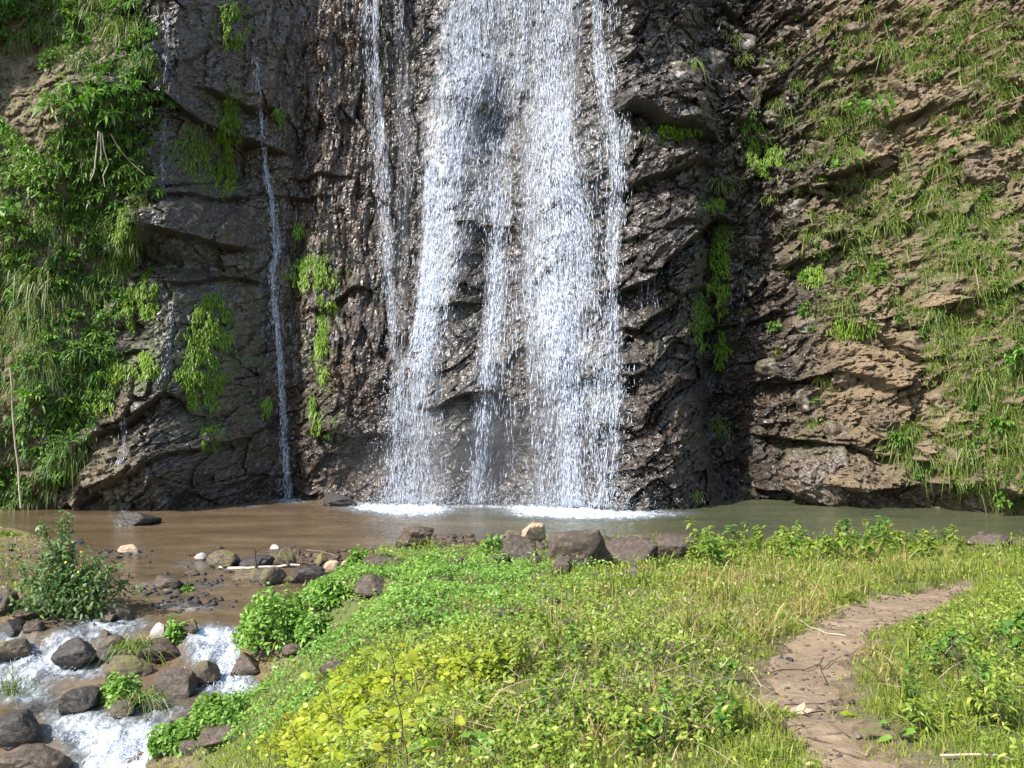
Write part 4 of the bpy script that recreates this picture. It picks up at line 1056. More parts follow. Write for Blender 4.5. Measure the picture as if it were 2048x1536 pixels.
def in_poly(u, v, P):
    P = np.array(P, float); ins = np.zeros(np.shape(u), bool)
    for k in range(len(P)):
        ax, ay = P[k]; bx, by = P[(k + 1) % len(P)]
        c = (ay > v) != (by > v)
        ins ^= c & (u < ax + (v - ay) * (bx - ax) / ((by - ay) if by != ay else 1e-9))
    return ins
def poisson(n, lo, hi, rad, accept, seed):
    r = np.random.default_rng(seed); out = np.zeros((0, 2))
    for k in range(n):
        p = np.array([r.uniform(lo[0], hi[0]), r.uniform(lo[1], hi[1])])
        a = accept(p[0], p[1])
        if a <= 0 or r.random() > a: continue
        R = rad / math.sqrt(a)
        if len(out) and (((out - p) ** 2).sum(1) < R * R).any(): continue
        out = np.vstack([out, p])
    return out

# ------------------------------------------------------------------ left cliff: overgrown
LEFTP = [(-20, -20), (318, -20), (318, 160), (308, 250), (298, 380), (262, 470), (255, 560), (235, 660), (225, 740), (205, 800), (185, 870), (160, 930), (105, 985), (60, 1012), (-20, 1015)]
BARE = [(40, 205, 80, 80), (70, 285, 62, 50), (120, 160, 40, 24), (20, 790, 26, 40), (12, 900, 20, 60), (230, 770, 34, 16), (300, 20, 30, 40), (140, 1000, 30, 14), (20, 130, 40, 26)]
def left_ok(u, v):
    if not in_poly(np.array([u]), np.array([v]), LEFTP)[0]: return 0
    return float(np.clip(1 - 1.3 * blobs(np.array([u]), np.array([v]), BARE)[0], 0, 1))
LP = poisson(5000, (-10, -10), (320, 1010), 28, left_ok, 900)
LH = cliff_hit(LP[:, 0], LP[:, 1], CYS, 0.0)
r = np.random.default_rng(901)
GR_W = [(250, 80, 60, 70), (190, 110, 60, 40), (80, 110, 70, 30), (60, 600, 70, 90), (100, 640, 70, 60), (30, 700, 40, 60), (110, 980, 70, 40), (180, 890, 50, 50), (60, 1000, 60, 30), (280, 340, 20, 90), (250, 480, 24, 80)]
n_sh = n_hg = 0
for (u, v), p in zip(LP, LH):
    gw = float(blobs(np.array([u]), np.array([v]), GR_W)[0])
    if r.random() < .13 + .5 * gw:
        tuft(HANG[r.integers(4)], p, r.uniform(.7, 1.15), r.normal() * .4, 'tuft of drooping grass hanging on the overgrown left cliff', 'drooping grass on the left cliff', 'hanging_grass', 'grass tuft'); n_hg += 1
    else:
        if u > 60 and 180 < v < 420 and r.random() < .6: kind = 1
        else: kind = int(r.choice([0, 2, 2, 3, 4]))
        shrub(kind, p, r.uniform(.55, 1.0), r.normal() * .5, 'leafy green shrub rooted in the overgrown left cliff', 'leafy shrubs on the left cliff', r.random() < .45); n_sh += 1
print('left', n_sh, n_hg)

def cliff_plant(u, v): return cliff_hit(np.array([u]), np.array([v]), CYS, .1)[0]
shrub(1, cliff_plant(165, 225), 1.55, .1, 'large glossy shrub with long pointed leaves above the hanging roots', None, True)
shrub(4, cliff_plant(28, 455), 1.1, 0, 'bright shrub with round leaves at the left edge of the cliff', None, True)
shrub(3, cliff_plant(150, 700), 1.0, .3, 'plant with long arching strap leaves in the middle of the left slope', None, False, 'strap_leaf_plant', 'plant')
shrub(2, cliff_plant(80, 800), 1.3, 0, 'dense pale leaved bush low on the left slope', None, True)
tuft(HANG[3], cliff_plant(255, 60), 1.5, .2, 'biggest yellow green grass clump hanging at the top of the left cliff', None, 'hanging_grass', 'grass tuft')
tuft(HANG[1], cliff_plant(75, 560), 1.5, 0, 'biggest pale dry grass clump hanging on the left slope', None, 'hanging_grass', 'grass tuft')

# leaning column of climbing leaves, bamboo stem, hanging roots, fern
S = Soup(); G = Soup(); r = np.random.default_rng(910)
a, b2 = cliff_hit(np.array([-6, 95]), np.array([235, 372]), CYS, 1.0)
c = curve(a, b2, 0, 10); tube(G, c, .03, .05)
t = r.random(1100); P = a[None] * (1 - t)[:, None] + b2[None] * t[:, None] + r.normal(size=(1100, 3)) * (.06 + .36 * t ** 1.6)[:, None]
leaves(S, P, r.normal(size=(1100, 3)) + [0, -.4, -.3], .15, .06, .3, np.clip(r.normal(.5, .2, 1100), 0, 1), r=r)
o = link('climbing_plant', G.mesh('climber stem', [M_STEM]), label='leaning column of small climbing leaves at the left picture edge', category='climbing plant')
link('foliage', S.mesh('climber leaves', [G_BRIGHT]), parent=o, kind='stuff')
G = Soup(); a, b2 = cliff_hit(np.array([20, 42]), np.array([735, 1016]), CYS, .7)
tube(G, curve(a, b2, 0, 8, .03, r), .022, .03, .8)
link('bare_stem', G.mesh('bare stem', [M_PALE]), label='thin pale bare stem standing in the pool edge at far left', category='plant stem')
for k, (pts, lab) in enumerate([([(197, 262), (193, 300), (188, 345), (180, 362)], 'hanging root, leftmost of the four pale roots under the glossy shrub'), ([(200, 264), (202, 300), (202, 322)], 'hanging root, shortest of the four pale roots under the glossy shrub'),
                            ([(204, 266), (208, 300), (217, 328), (206, 352), (210, 374)], 'hanging root with a sharp curl under the glossy shrub'), ([(222, 268), (236, 295), (262, 325), (290, 350)], 'pale bare twig slanting down to the right under the glossy shrub')]):
    G = Soup(); q = np.array(pts, float); P = cliff_hit(q[:, 0], q[:, 1], CYS, .95); tube(G, P, .02, .012, .7)
    link('hanging_root', G.mesh('hanging root', [M_PALE if k < 3 else M_TWIG]), label=lab, category='root', group='hanging roots on the left cliff')
def fern(u, v, sc, lab):
    S = Soup(); G = Soup(); r = np.random.default_rng(int(u))
    for k in range(9):
        an = k / 9 * 6.28; d = nrm(np.array([math.cos(an), -.6, .5 + .5 * math.sin(an)]))
        c = curve([0, 0, 0], d * .7 - [0, 0, .15], -.1, 9); tube(G, c, .008, .003, .5, 3)
        for j in range(2, 9):
            for s in (-1, 1):
                side = nrm(np.cross(d, [0, -.5, 1])) * s
                leaves(S, c[j:j + 1], [side + d * .4], .17 * (1.1 - j / 10), .045, .2, .5 + .1 * r.normal(), r=r)
    o = link('fern', G.mesh('fern ribs', [M_STEM]), label=lab, category='fern'); link('frond', S.mesh('fern fronds', [G_BRIGHT]), parent=o, kind='stuff')
    o.location = cliff_hit(np.array([u]), np.array([v]), CYS, .5)[0]; o.scale = (sc, sc, sc)
fern(140, 885, .9, 'bright green fern low on the left slope')

# moss curtains: (u, v, half width, half height, number of fronds, label)
CURT = [(462, 250, 18, 62, 1100, 'tall narrow curtain of bright moss on the upper left rock'), (452, 345, 15, 42, 700, 'lower end of the narrow bright moss curtain on the upper left rock'), (472, 45, 24, 44, 700, 'bright moss clump at the top of the dark left cliff'),
        (250, 470, 26, 60, 900, 'green moss patch at the right border of the left shrubs'), (298, 585, 20, 46, 1000, 'bright moss patch hanging left of the short dribble'), (428, 655, 38, 64, 2600, 'largest bright green moss curtain on the left cliff, upper part'),
        (408, 745, 44, 66, 2600, 'largest bright green moss curtain on the left cliff, lower part'), (298, 728, 22, 26, 600, 'rounded moss cushion on the slanted rock at lower left'), (235, 735, 24, 34, 700, 'moss patch between the shrubs and the slanted rock'), (262, 610, 14, 44, 420, 'thin strip of moss beside the left shrubs'),
        (645, 690, 11, 66, 700, 'thin vertical moss strip on the rock column left of the veil'), (657, 600, 20, 18, 420, 'bright moss tuft on a dark ledge left of the misty veil'), (625, 545, 40, 34, 700, 'dull moss patch on the brown rock column'), (627, 830, 7, 36, 240, 'thin moss trail under the vertical moss strip'),
        (425, 872, 24, 22, 320, 'small moss tuft on the low rock of the left cliff'), (535, 815, 10, 20, 200, 'small moss tuft left of the long trickle'), (560, 232, 9, 18, 160, 'small yellow moss tuft near the top of the long trickle'), (395, 300, 50, 50, 500, 'dark moss inside the shallow recess of the upper left rock'),
        (1438, 545, 20, 80, 1300, 'long hanging moss strand in the dark crevice right of the main waterfall'), (1400, 640, 22, 50, 700, 'shorter hanging moss strand left of the long crevice strand'), (1440, 700, 14, 44, 420, 'lowest moss strand in the dark crevice'), (1340, 265, 44, 12, 300, 'moss fringe under the upper overhang right of the main waterfall'),
        (1505, 270, 16, 60, 500, 'vertical moss strip at the left side of the rubble face'), (1535, 320, 34, 30, 600, 'moss cushion beside the vertical strip on the rubble face'), (1430, 410, 18, 14, 160, 'small moss patch on the slab above the crevice'), (1620, 548, 30, 20, 420, 'yellow green moss cushion in the middle of the rubble face'),
        (1700, 650, 40, 24, 420, 'flat moss cushion on the tan rock of the right cliff'), (650, 850, 18, 20, 140, 'sparse moss over the dark hollow left of the fall'), (600, 470, 10, 22, 160, 'tiny moss trail high on the brown rock column'), (205, 790, 26, 40, 500, 'moss edge on the lowest left slope')]
for k, (u, v, ru, rv, n, lab) in enumerate(CURT):
    r = np.random.default_rng(950 + k); S = Soup()
    n = int(n * 2.3)
    t = np.sqrt(r.random(n)); an = r.uniform(0, 2 * math.pi, n)
    uu = u + ru * 1.3 * t * np.cos(an) * (1 + .25 * np.sin(an * 3 + k)) + 4 * perlin(an * 2, an * 0 + k, 961); vv = v + rv * 1.25 * t * np.sin(an)
    m = (fbm(uu / 22, vv / 36, 970 + k, 3) > -.30 + .5 * t ** 3) & (r.random(n) < 1.1 - .75 * t ** 2)
    uu, vv, t = uu[m], vv[m], t[m]; n = len(uu)
    P = cliff_hit(uu, vv, CYS, 0); P[:, 1] -= (.05 + .22 * (1 - t ** 2)) * r.uniform(.3, 1.2, n)
    o0 = P.mean(0)
    leaves(S, P - o0, np.stack([r.normal(size=n) * .45, -.35 - np.abs(r.normal(size=n)) * .3, -.7 + r.normal(size=n) * .5], -1), r.uniform(.08, .19, n), r.uniform(.022, .042, n), .5, np.clip(r.normal(.5, .22, n) + .25 * (rv > 30) * (vv - v) / rv, 0, 1), r=r)
    o = link('moss_curtain', None, label=lab, category='moss'); o.location = o0
    link('frond', S.mesh('moss curtain', [G_MOSS]), parent=o, kind='stuff')

# ------------------------------------------------------------------ right cliff: grass tufts and herbs
RB = [(1900, 420, 110, 130, .9), (1960, 560, 90, 120, .9), (1970, 720, 90, 130, 1.0), (1990, 880, 80, 110, 1.0), (1940, 80, 110, 90, .9), (2010, 230, 60, 90, .8), (1860, 110, 40, 50, .9), (1680, 290, 40, 120, .8), (1740, 240, 60, 50, .6), (1660, 490, 40, 40, .6), (1730, 460, 60, 60, .5), (1800, 400, 50, 60, .7),
      (1880, 950, 60, 60, .6), (1800, 880, 50, 40, .7), (1630, 840, 30, 50, .4), (1660, 110, 60, 60, .4), (1550, 130, 40, 40, .35), (1470, 90, 40, 40, .35), (1740, 560, 50, 40, .5), (1640, 600, 50, 60, .4), (1800, 620, 40, 60, .4), (1700, 520, 60, 120, .3), (1600, 300, 80, 160, .25), (1750, 100, 90, 60, .35), (1870, 700, 40, 60, .4), (1920, 980, 60, 20, .5), (2240, 200, 120, 200, .9), (2240, 600, 140, 220, .9), (2220, 900, 120, 130, .9)]
RBARE = [(1900, 580, 55, 40), (1750, 740, 90, 90), (1660, 950, 70, 50), (1490, 850, 60, 130), (1980, 330, 50, 36), (1785, 290, 40, 28), (1840, 190, 40, 20), (1860, 1000, 120, 18)]
def right_ok(u, v):
    if u < 1380 or v > 1010: return 0
    a = float(blobs(np.array([u]), np.array([v]), RB)[0]) * 1.0 + .05
    return float(np.clip(a * (1 - blobs(np.array([u]), np.array([v]), RBARE)[0]), 0, 1))
RP = poisson(6000, (1385, -10), (2056, 1010), 19.5, right_ok, 920)
RP = RP[:400]
RH = cliff_hit(RP[:, 0], RP[:, 1], CYS, 0.02)
r = np.random.default_rng(921); nt_ = 0; ns_ = 0
for (u, v), p in zip(RP, RH):
    leafy = r.random() < (.30 if u > 1950 or 1600 < u < 1780 else .16)
    if leafy and ns_ < 110:
        ns_ += 1; shrub(int(r.choice([2, 2, 4])), p, r.uniform(.28, .55), r.normal() * .4, 'small leafy herb growing among the stones of the right cliff', 'small herbs on the right cliff', r.random() < .7, 'herb', 'plant')
    elif nt_ < 295:
        nt_ += 1; tuft(TUFT[r.integers(5)], p, r.uniform(.8, 1.5), r.normal() * .4, 'small sunlit grass tuft growing among the stones of the right cliff', 'grass tufts on the right cliff')
print('right', nt_, ns_)
tuft(HANG[2], cliff_plant(1862, 95), 1.3, 0, 'large bright grass clump standing out near the top of the right cliff', None, 'grass_tuft', 'grass tuft')
shrub(4, cliff_plant(1758, 545), .8, 0, 'dark green bush with one big pale leaf on the right cliff', None, True)
shrub(2, cliff_plant(1550, 655), .75, 0, 'small round bush in the shade beside the dark cave', None, True)
shrub(2, cliff_plant(1800, 880), .95, 0, 'bright bush spilling over the low rocks of the right cliff', None, True)
shrub(2, cliff_plant(2000, 850), 1.0, 0, 'dense leafy bush at the lower right edge of the cliff', None, True)
shrub(4, cliff_plant(2010, 990), .7, 0, 'pale leaved plant over the dark undercut at the lower right', None, True)
shrub(0, cliff_plant(2040, 720), .9, 0, 'leafy bush cut by the right picture edge', None, True)

# two plants with big leaves that can be told apart
def leaf_mesh(name, L, W, seed, mat, fold=.12, heart=False):
    S = Soup(); n = 6; t = np.linspace(0, 1, n)
    w = np.sin(np.clip(t ** (.62 if heart else .95) * math.pi, 0, math.pi)) * W / 2 + .002; w[-1] = .001
    z = -.28 * L * t * t
    V = []; r = np.random.default_rng(seed)
    for k in range(n):
        b = .012 * r.normal()
        V += [(w[k], t[k] * L, z[k] + fold * w[k] + b * W * 3), (0, t[k] * L, z[k]), (-w[k], t[k] * L, z[k] + fold * w[k] - b * W * 3)]
    Q = [(3 * k + j, 3 * k + j + 1, 3 * k + j + 4, 3 * k + j + 3) for k in range(n - 1) for j in (0, 1)]
    S.add(np.array(V), None, np.array(Q), .5)
    return S.mesh(name, [mat], True)
BIG = [leaf_mesh('big leaf', .34, .2, k, G_BRIGHT, heart=True) for k in range(3)]
def big_leaf_plant(name, loc, meshes, n, spread, sc, label, group=None, face=(0, -.6, .6), seed=1, category='plant', stemmat=None, hgt=1.0):
    hang = .7 if face == (0, -.6, .6) else 0.0
    r = np.random.default_rng(seed); G = Soup(); tips = []
    for k in range(n):
        d = np.array([r.normal() * spread, r.normal() * spread * .7, abs(r.normal()) * spread * .6 * hgt]) + np.array(face) * .25 * spread
        tips.append(d)
        tube(G, curve([0, 0, 0], d, -.04, 4), .006 * sc, .003 * sc, .5, 3)
    root = link(name, G.mesh('plant stems', [stemmat or M_STEM]), label=label, category=category, group=group)
    root.location = loc
    for k, d in enumerate(tips):
        o = link('leaf', meshes[r.integers(len(meshes))], parent=root)
        dir_ = Vector(nrm(np.array([d[0], d[1] * .6, 0]) + r.normal(size=3) * [.3, .3, .12] * spread + np.array(face) * .15 * spread - np.array([0, 0, hang * spread])))
        q = dir_.to_track_quat('Y', 'Z')
        o.location = d; o.rotation_euler = (q @ Matrix.Rotation(r.normal() * .55, 3, 'Y').to_quaternion() @ Matrix.Rotation(r.normal() * .35, 3, 'X').to_quaternion()).to_euler()
        s = sc * r.uniform(.65, 1.15); o.scale = (s, s, s)
    return root
big_leaf_plant('broad_leaf_plant', cliff_plant(1740, 235) - [0, .65, 0], BIG, 40, .50, 1.0, 'broad leaved bright plant hanging below the tan boulder on the right cliff', seed=31)
big_leaf_plant('broad_leaf_plant', cliff_plant(1672, 335) - [0, .65, 0], BIG, 22, .30, 1.0, 'light green plant with heart shaped leaves over a dark hole in the right cliff', seed=32)
big_leaf_plant('broad_leaf_plant', cliff_plant(30, 440) - [0, .6, 0], BIG, 24, .40, .9, 'bright plant with broad leaves at the left edge below the leaning leafy column', seed=33)

# undergrowth that nobody could count
def cover(name, N, lo, hi, dens, L, W, mats, seed, down=.3, blade=.35, mat2=None):
    r = np.random.default_rng(seed)
    u = r.uniform(lo[0], hi[0], N); v = r.uniform(lo[1], hi[1], N)
    d = dens(u, v) * np.clip(.45 + 1.5 * fbm(u / 45, v / 60, seed, 3), 0, 1.3)
    m = r.random(N) < d; u, v = u[m], v[m]; n = len(u)
    P = cliff_hit(u, v, CY, 0.0); P[:, 1] -= r.uniform(.0, .16, n)
    S = Soup(); k = r.random(n) < blade
    t = np.clip(r.normal(.42, .2, n), 0, 1)
    leaves(S, P[~k], r.normal(size=((~k).sum(), 3)) * .6 + [0, -.5, -down], L * r.uniform(.6, 1.3, (~k).sum()), W * r.uniform(.7, 1.2, (~k).sum()), .4, t[~k], r=r)
    blades(S, P[k], r.normal(size=(k.sum(), 3)) * .5 + [0, -.6, .5], .32 * r.uniform(.5, 1.3, k.sum()), .02, 1.2, t[k], r, 2)
    return link(name, S.mesh(name, mats), kind='stuff')
cover('cliff_undergrowth', 88000, (-340, -60), (325, 1015), lambda u, v: (in_poly(u, v, LEFTP) | (u < -18)) * np.clip(1.0 - .95 * blobs(u, v, BARE), 0, 1), .17, .06, [G_SHADE], 931)
cover('cliff_ground_cover', 185000, (1380, -60), (2400, 1030), lambda u, v: np.clip((.015 + blobs(u, v, RB) ** 1.4) * (1 - blobs(u, v, RBARE)), 0, 1) * .62, .11, .045, [G_GRASS], 932, .2, .35)
# ------------------------------------------------------------------ the meadow in front
def scatter(n, ymin, ymax, power, seed, xmin=-6.5, xmax=14):
    n = int(n * 1.42); r = np.random.default_rng(seed)
    q = r.random(n); e = 1 - power
    y = (ymin ** e + q * (ymax ** e - ymin ** e)) ** (1 / e)
    x = r.uniform(-1, 1, n) * (.57 * y + 3.0)
    ok = (ground_d(x, y) > .04)
    x, y = x[ok], y[ok]
    z = ground_z(x, y)
    U, V = proj(np.stack([x, y, z], -1))
    return x, y, z, U, V, path_d(x, y) + .14 * fbm(x * 1.8, y * 1.8, 701, 3)

# weights of plant kinds over the meadow
def w_cress(U, V): return np.clip(blobs(U, V, [(720, 1190, 130, 46, 1.0), (560, 1250, 70, 40, 1), (860, 1180, 140, 40, 1), (1000, 1160, 120, 30, .7), (420, 1455, 100, 36, 1.0), (560, 1390, 90, 40, .7), (800, 1240, 140, 40, .7), (660, 1290, 70, 40, .6), (1000, 1210, 90, 30, .3)]), 0, 1)
def w_dry(U, V): return np.clip(blobs(U, V, [(1500, 1170, 220, 60, .9), (1750, 1130, 180, 40, .9), (1480, 1260, 110, 80, .9), (1200, 1330, 220, 110, .8), (1330, 1470, 180, 90, .7), (1600, 1210, 120, 50, .8), (1780, 1330, 80, 70, .5), (1050, 1500, 160, 60, .5), (1800, 1290, 60, 40, .6)]), 0, 1)
def w_weed(U, V): return np.clip(blobs(U, V, [(1150, 1270, 200, 60, .9), (1250, 1400, 240, 110, .9), (900, 1330, 160, 60, .6), (1000, 1450, 200, 80, .9), (1300, 1180, 140, 40, .8), (1960, 1260, 110, 110, .7), (1980, 1450, 100, 90, .5), (2250, 1350, 200, 200, .7), (1500, 1110, 200, 25, .9), (800, 1480, 120, 60, .6)]), 0, 1)
def w_lawn(U, V): return np.clip(blobs(U, V, [(470, 1500, 120, 40, 1.0), (1520, 1480, 100, 70, 1.0), (1850, 1400, 160, 120, .8), (1900, 1500, 160, 60, .8), (1150, 1165, 120, 22, .9), (950, 1240, 120, 40, .6), (1980, 1180, 80, 60, .7), (600, 1420, 60, 60, .5)]), 0, 1)
def w_tall(U, V): return np.clip(blobs(U, V, [(1500, 1150, 260, 50, 1.0), (1750, 1120, 200, 40, 1.0), (1980, 1200, 100, 90, .7), (2300, 1250, 200, 120, .7), (1450, 1250, 130, 70, .6), (1540, 1490, 70, 60, .5)]), 0, 1)
def bare(U, V): return np.clip(blobs(U, V, [(1080, 1175, 90, 14, .8), (1240, 1190, 60, 10, .5), (1860, 1140, 80, 12, .3), (1120, 1112, 130, 18, .95), (1300, 1118, 110, 20, .95)]), 0, .9)

def grass_stuff(name, N, wfun, mat, Lr, Wk, droop, seed, tint=(.5, .22), ymin=3.7, ymax=23.5, power=1.55, lean=.35, flat=0, near_path=True):
    x, y, z, U, V, pd = scatter(N, ymin, ymax, power, seed); r = np.random.default_rng(seed + 1); n = len(x)
    w = wfun(U, V) * (1 - bare(U, V)) * np.clip(.75 + .8 * fbm(x * 1.3, y * 1.3, seed + 2, 3), .1, 1.3)
    w = w * np.where(pd > .02, 1, np.where(pd > -.20, .26, .014))
    m = r.random(n) < w; x, y, z, U, V, pd = [a[m] for a in (x, y, z, U, V, pd)]; n = len(x)
    h = Lr * r.uniform(.45, 1.15, n) * (1 + 1.1 * w_tall(U, V)) * np.clip(.55 + pd * .9, .45, 1) * (1 + .35 * fbm(x * .9, y * .9, seed + 5, 2))
    a = r.uniform(0, 6.28, n); l = np.abs(r.normal(size=n)) * lean + flat
    D = np.stack([np.cos(a) * l, np.sin(a) * l, np.ones(n)], -1)
    S = Soup()
    blades(S, np.stack([x, y, z - .01], -1), D, h, Wk * np.maximum(y, 6) * .00105 * r.uniform(.7, 1.4, n), droop * r.uniform(.5, 1.4, n), np.clip(r.normal(tint[0], tint[1], n) + .18 * fbm(x, y, seed + 3, 2), 0, 1), r, 2)
    print(name, n)
    return link(name, S.mesh(name, [mat]), kind='stuff')
def leaf_stuff(name, N, wfun, mat, Lk, aspect, hgt, seed, tint=(.5, .22), mound=None, power=1.55, ymin=3.7, ymax=23.0, tilt=.6):
    x, y, z, U, V, pd = scatter(N, ymin, ymax, power, seed); r = np.random.default_rng(seed + 1); n = len(x)
    w = wfun(U, V) * (1 - bare(U, V)) * np.clip(.7 + 1.3 * fbm(x * 1.3, y * 1.3, seed + 2, 4), .06, 1.3)
    w = w * np.where(pd > .04, 1, np.where(pd > -.08, .12, .004))
    m = r.random(n) < w; x, y, z, pd = x[m], y[m], z[m], pd[m]; n = len(x)
    hh = hgt * np.clip(.55 + .9 * fbm(x * 1.1, y * 1.1, seed + 4, 3), .12, 1.4) * np.clip(pd * 2.5, .15, 1)
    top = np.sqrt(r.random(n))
    P = np.stack([x, y, z + .015 + hh * top], -1)
    a = r.uniform(0, 6.28, n)
    D = np.stack([np.cos(a), np.sin(a), r.normal(size=n) * tilt + .2], -1)
    L = Lk * (.6 + .045 * np.minimum(y, 18)) * r.uniform(.6, 1.3, n)
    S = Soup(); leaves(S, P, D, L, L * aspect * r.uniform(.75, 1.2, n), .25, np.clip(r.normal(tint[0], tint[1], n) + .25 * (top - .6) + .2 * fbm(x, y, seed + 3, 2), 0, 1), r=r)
    print(name, n)
    return link(name, S.mesh(name, [mat]), kind='stuff')

one = lambda U, V: np.full(U.shape, 1.0)
grass_stuff('meadow_grass', 270000, lambda U, V: np.clip(.44 + .9 * w_lawn(U, V) + .25 * w_tall(U, V) - .45 * w_cress(U, V), .05, 1), G_MEADOW, .18, 1.0, .6, 711)
grass_stuff('dry_grass', 180000, lambda U, V: np.clip(.08 + .85 * w_dry(U, V), 0, 1), G_DRY, .17, .85, .75, 721, (.42, .25), lean=.8)
leaf_stuff('cress_cover', 420000, lambda U, V: np.clip(1.6 * w_cress(U, V), 0, 1), G_CRESS, .040, .62, .16, 731, (.48, .2), power=.9, ymin=6.0)
leaf_stuff('weed_cover', 190000, lambda U, V: np.clip(.16 + .85 * w_weed(U, V) - .4 * w_lawn(U, V), .03, 1), G_WEED, .043, .45, .27, 741, (.42, .22), tilt=.8)
leaf_stuff('yellow_cover', 260000, lambda U, V: np.clip(blobs(U, V, [(790, 1400, 145, 65, 1.1), (690, 1485, 115, 48, 1.0), (930, 1335, 85, 34, .9), (600, 1515, 70, 34, .9)]) * 1.3 - .25, 0, 1), G_YELLOW, .06, .6, .16, 745, (.4, .22), ymin=4.5, ymax=12, power=1.2)
# dry stalks lying and standing in the weeds
x, y, z, U, V, pd = scatter(22000, 3.8, 21, 1.5, 751); r = np.random.default_rng(752)
m = r.random(len(x)) < np.clip(.07 + .9 * blobs(U, V, [(1180, 1320, 190, 80), (1300, 1450, 180, 80), (1520, 1230, 120, 60, .6), (1000, 1500, 120, 40, .5), (1950, 1350, 90, 100, .4)]), 0, 1) * (pd > .08)
x, y, z = x[m], y[m], z[m]; n = len(x); S = Soup()
a = r.uniform(0, 6.28, n); D = np.stack([np.cos(a), np.sin(a), np.abs(r.normal(size=n)) * .45 + .05], -1)
blades(S, np.stack([x, y, z + r.uniform(.04, .26, n)], -1), D, r.uniform(.10, .36, n), .0048 * np.maximum(1, y / 7), .25, np.clip(r.normal(.55, .28, n), 0, 1), r, 2)
link('dry_stalks', S.mesh('dry stalks', [M_TWIG]), kind='stuff')

# ---- cress mounds with their own shape
def mound(u, v, w, h, lab, seed, mat=G_CRESS, Lf=.075, n=1500, asp=.65, name='cress_mound', cat='plant'):
    r = np.random.default_rng(seed); p = ground_hit(np.array([u]), np.array([v]))[0]; Y = p[1] + .2 * w / F * p[1]
    W = w / F * Y / 2; H = h / F * Y
    n = int(n); ph = r.uniform(0, 6.28, n); ct = r.random(n) ** .8
    st = np.sqrt(1 - ct ** 2); rr = r.uniform(.72, 1.04, n) * (1 + .22 * np.sin(ph * 3 + seed) + .14 * np.sin(ph * 5 + ct * 7))
    D = np.stack([st * np.cos(ph), st * np.sin(ph), ct], -1)
    P = D * rr[:, None] * [W, W * .75, H * .93]
    S = Soup(); leaves(S, P, D * .6 + r.normal(size=(n, 3)) * .7 + [0, 0, .1], Lf * r.uniform(.6, 1.25, n), Lf * asp * r.uniform(.8, 1.2, n), .3, np.clip(r.normal(.5, .22, n), 0, 1), r=r)
    G = Soup()
    for k in range(26):
        d = P[r.integers(n)] * .85; tube(G, curve(d * [.3, .3, 0], d, 0, 4), .006, .004, r.random(), 3)
    o = link(name, G.mesh('stems', [M_STEM]), label=lab, category=cat)
    link('foliage', S.mesh('mound leaves', [mat]), parent=o, kind='stuff')
    z = ground_z(p[0], Y); o.location = (p[0], Y, max(float(z), float(wlev(Y))) - .02); return o
mound(545, 1318, 168, 98, 'big rounded mound of bright watercress above the cascade', 761, n=3000)
mound(715, 1142, 50, 42, 'small watercress mound at the water edge right of the tan boulder', 762, n=700)
mound(660, 1222, 70, 44, 'low cress mound at the corner of the brown shallows', 763, n=1100)
mound(622, 1288, 70, 50, 'loose cress growing over the bank between the big watercress mound and the meadow', 773, n=1000)
mound(350, 1508, 90, 46, 'cress mound overhanging white water at the lower left bank', 764, n=1500)
mound(450, 1452, 120, 40, 'long cress mound above the flat bank stone', 765, n=1500)
mound(236, 1412, 70, 50, 'leafy green cover on the rounded boulder of the islet', 766, n=900)
mound(345, 1290, 34, 48, 'bright leafy sprig on the right end of the grassy rock', 767, n=260)
mound(988, 1112, 60, 34, 'dark green broad leaved weed left of the boulder row', 768, G_BRIGHT, .13, 200, .45)
mound(372, 1183, 26, 12, 'tiny bright sprigs beside the low flat midstream rock', 769, n=70)
mound(860, 1128, 50, 20, 'low bright weed between the square block and the cress', 770, n=240)
mound(770, 1128, 34, 22, 'small dark leaved weed right of the small watercress mound', 771, G_BRIGHT, .09, 130)
mound(1520, 1335, .1, .1, 'x', 772, n=5) if False else None

def ground_tuft(u, v, w, h, lab, seed, mat, n=160, droop=1.1, name='grass_tuft', cat='grass tuft', wid=.012, group=None, spread=.8):
    r = np.random.default_rng(seed); p = ground_hit(np.array([u]), np.array([v]))[0]; Y = p[1]
    W = w / F * Y / 2; H = h / F * Y; S = Soup()
    P = np.stack([r.normal(size=n) * W * .28, r.normal(size=n) * W * .2, np.zeros(n)], -1)
    D = np.stack([r.normal(size=n) * spread, r.normal(size=n) * spread * .7, np.ones(n)], -1)
    blades(S, P, D, H * 1.35 * r.uniform(.55, 1.15, n), wid * r.uniform(.7, 1.3, n), droop * r.uniform(.5, 1.3, n), np.clip(r.normal(.45, .25, n), 0, 1), r, 3)
    o = link(name, S.mesh(name, [mat]), label=lab, category=cat, group=group); o.location = p; return o
ground_tuft(812, 1140, 130, 62, 'drooping grass tuft on the earthy bank right of the small watercress mound', 781, G_GRASS, 200, 1.3, wid=.018)
ground_tuft(1335, 1136, 120, 66, 'dark drooping grass tuft in front of the long reddish rock', 782, G_GRASS, 300, 1.2, wid=.018)
o = ground_tuft(272, 1300, 110, 74, 'grass tuft with straw coloured skirt on the rock between the two rapids', 783, G_GRASS, 240, 1.2, wid=.012); o.location = (ROCK_POS[24][0] - .12, ROCK_POS[24][1] - .15, ROCK_POS[24][2] + .22)
o = ground_tuft(282, 1420, 90, 76, 'yellowish grass hanging over the front of the leafy islet', 784, G_GRASS, 180, 1.3, wid=.012); o.location.z += .12
ground_tuft(14, 1072, 66, 24, 'bright short grass patch at the left edge of the pool', 785, G_MEADOW, 420, .8, wid=.02)
ground_tuft(12, 1020, 60, 50, 'dark grass clump at the waterline in the far left corner', 786, G_HANG, 200, 1.2, wid=.03)
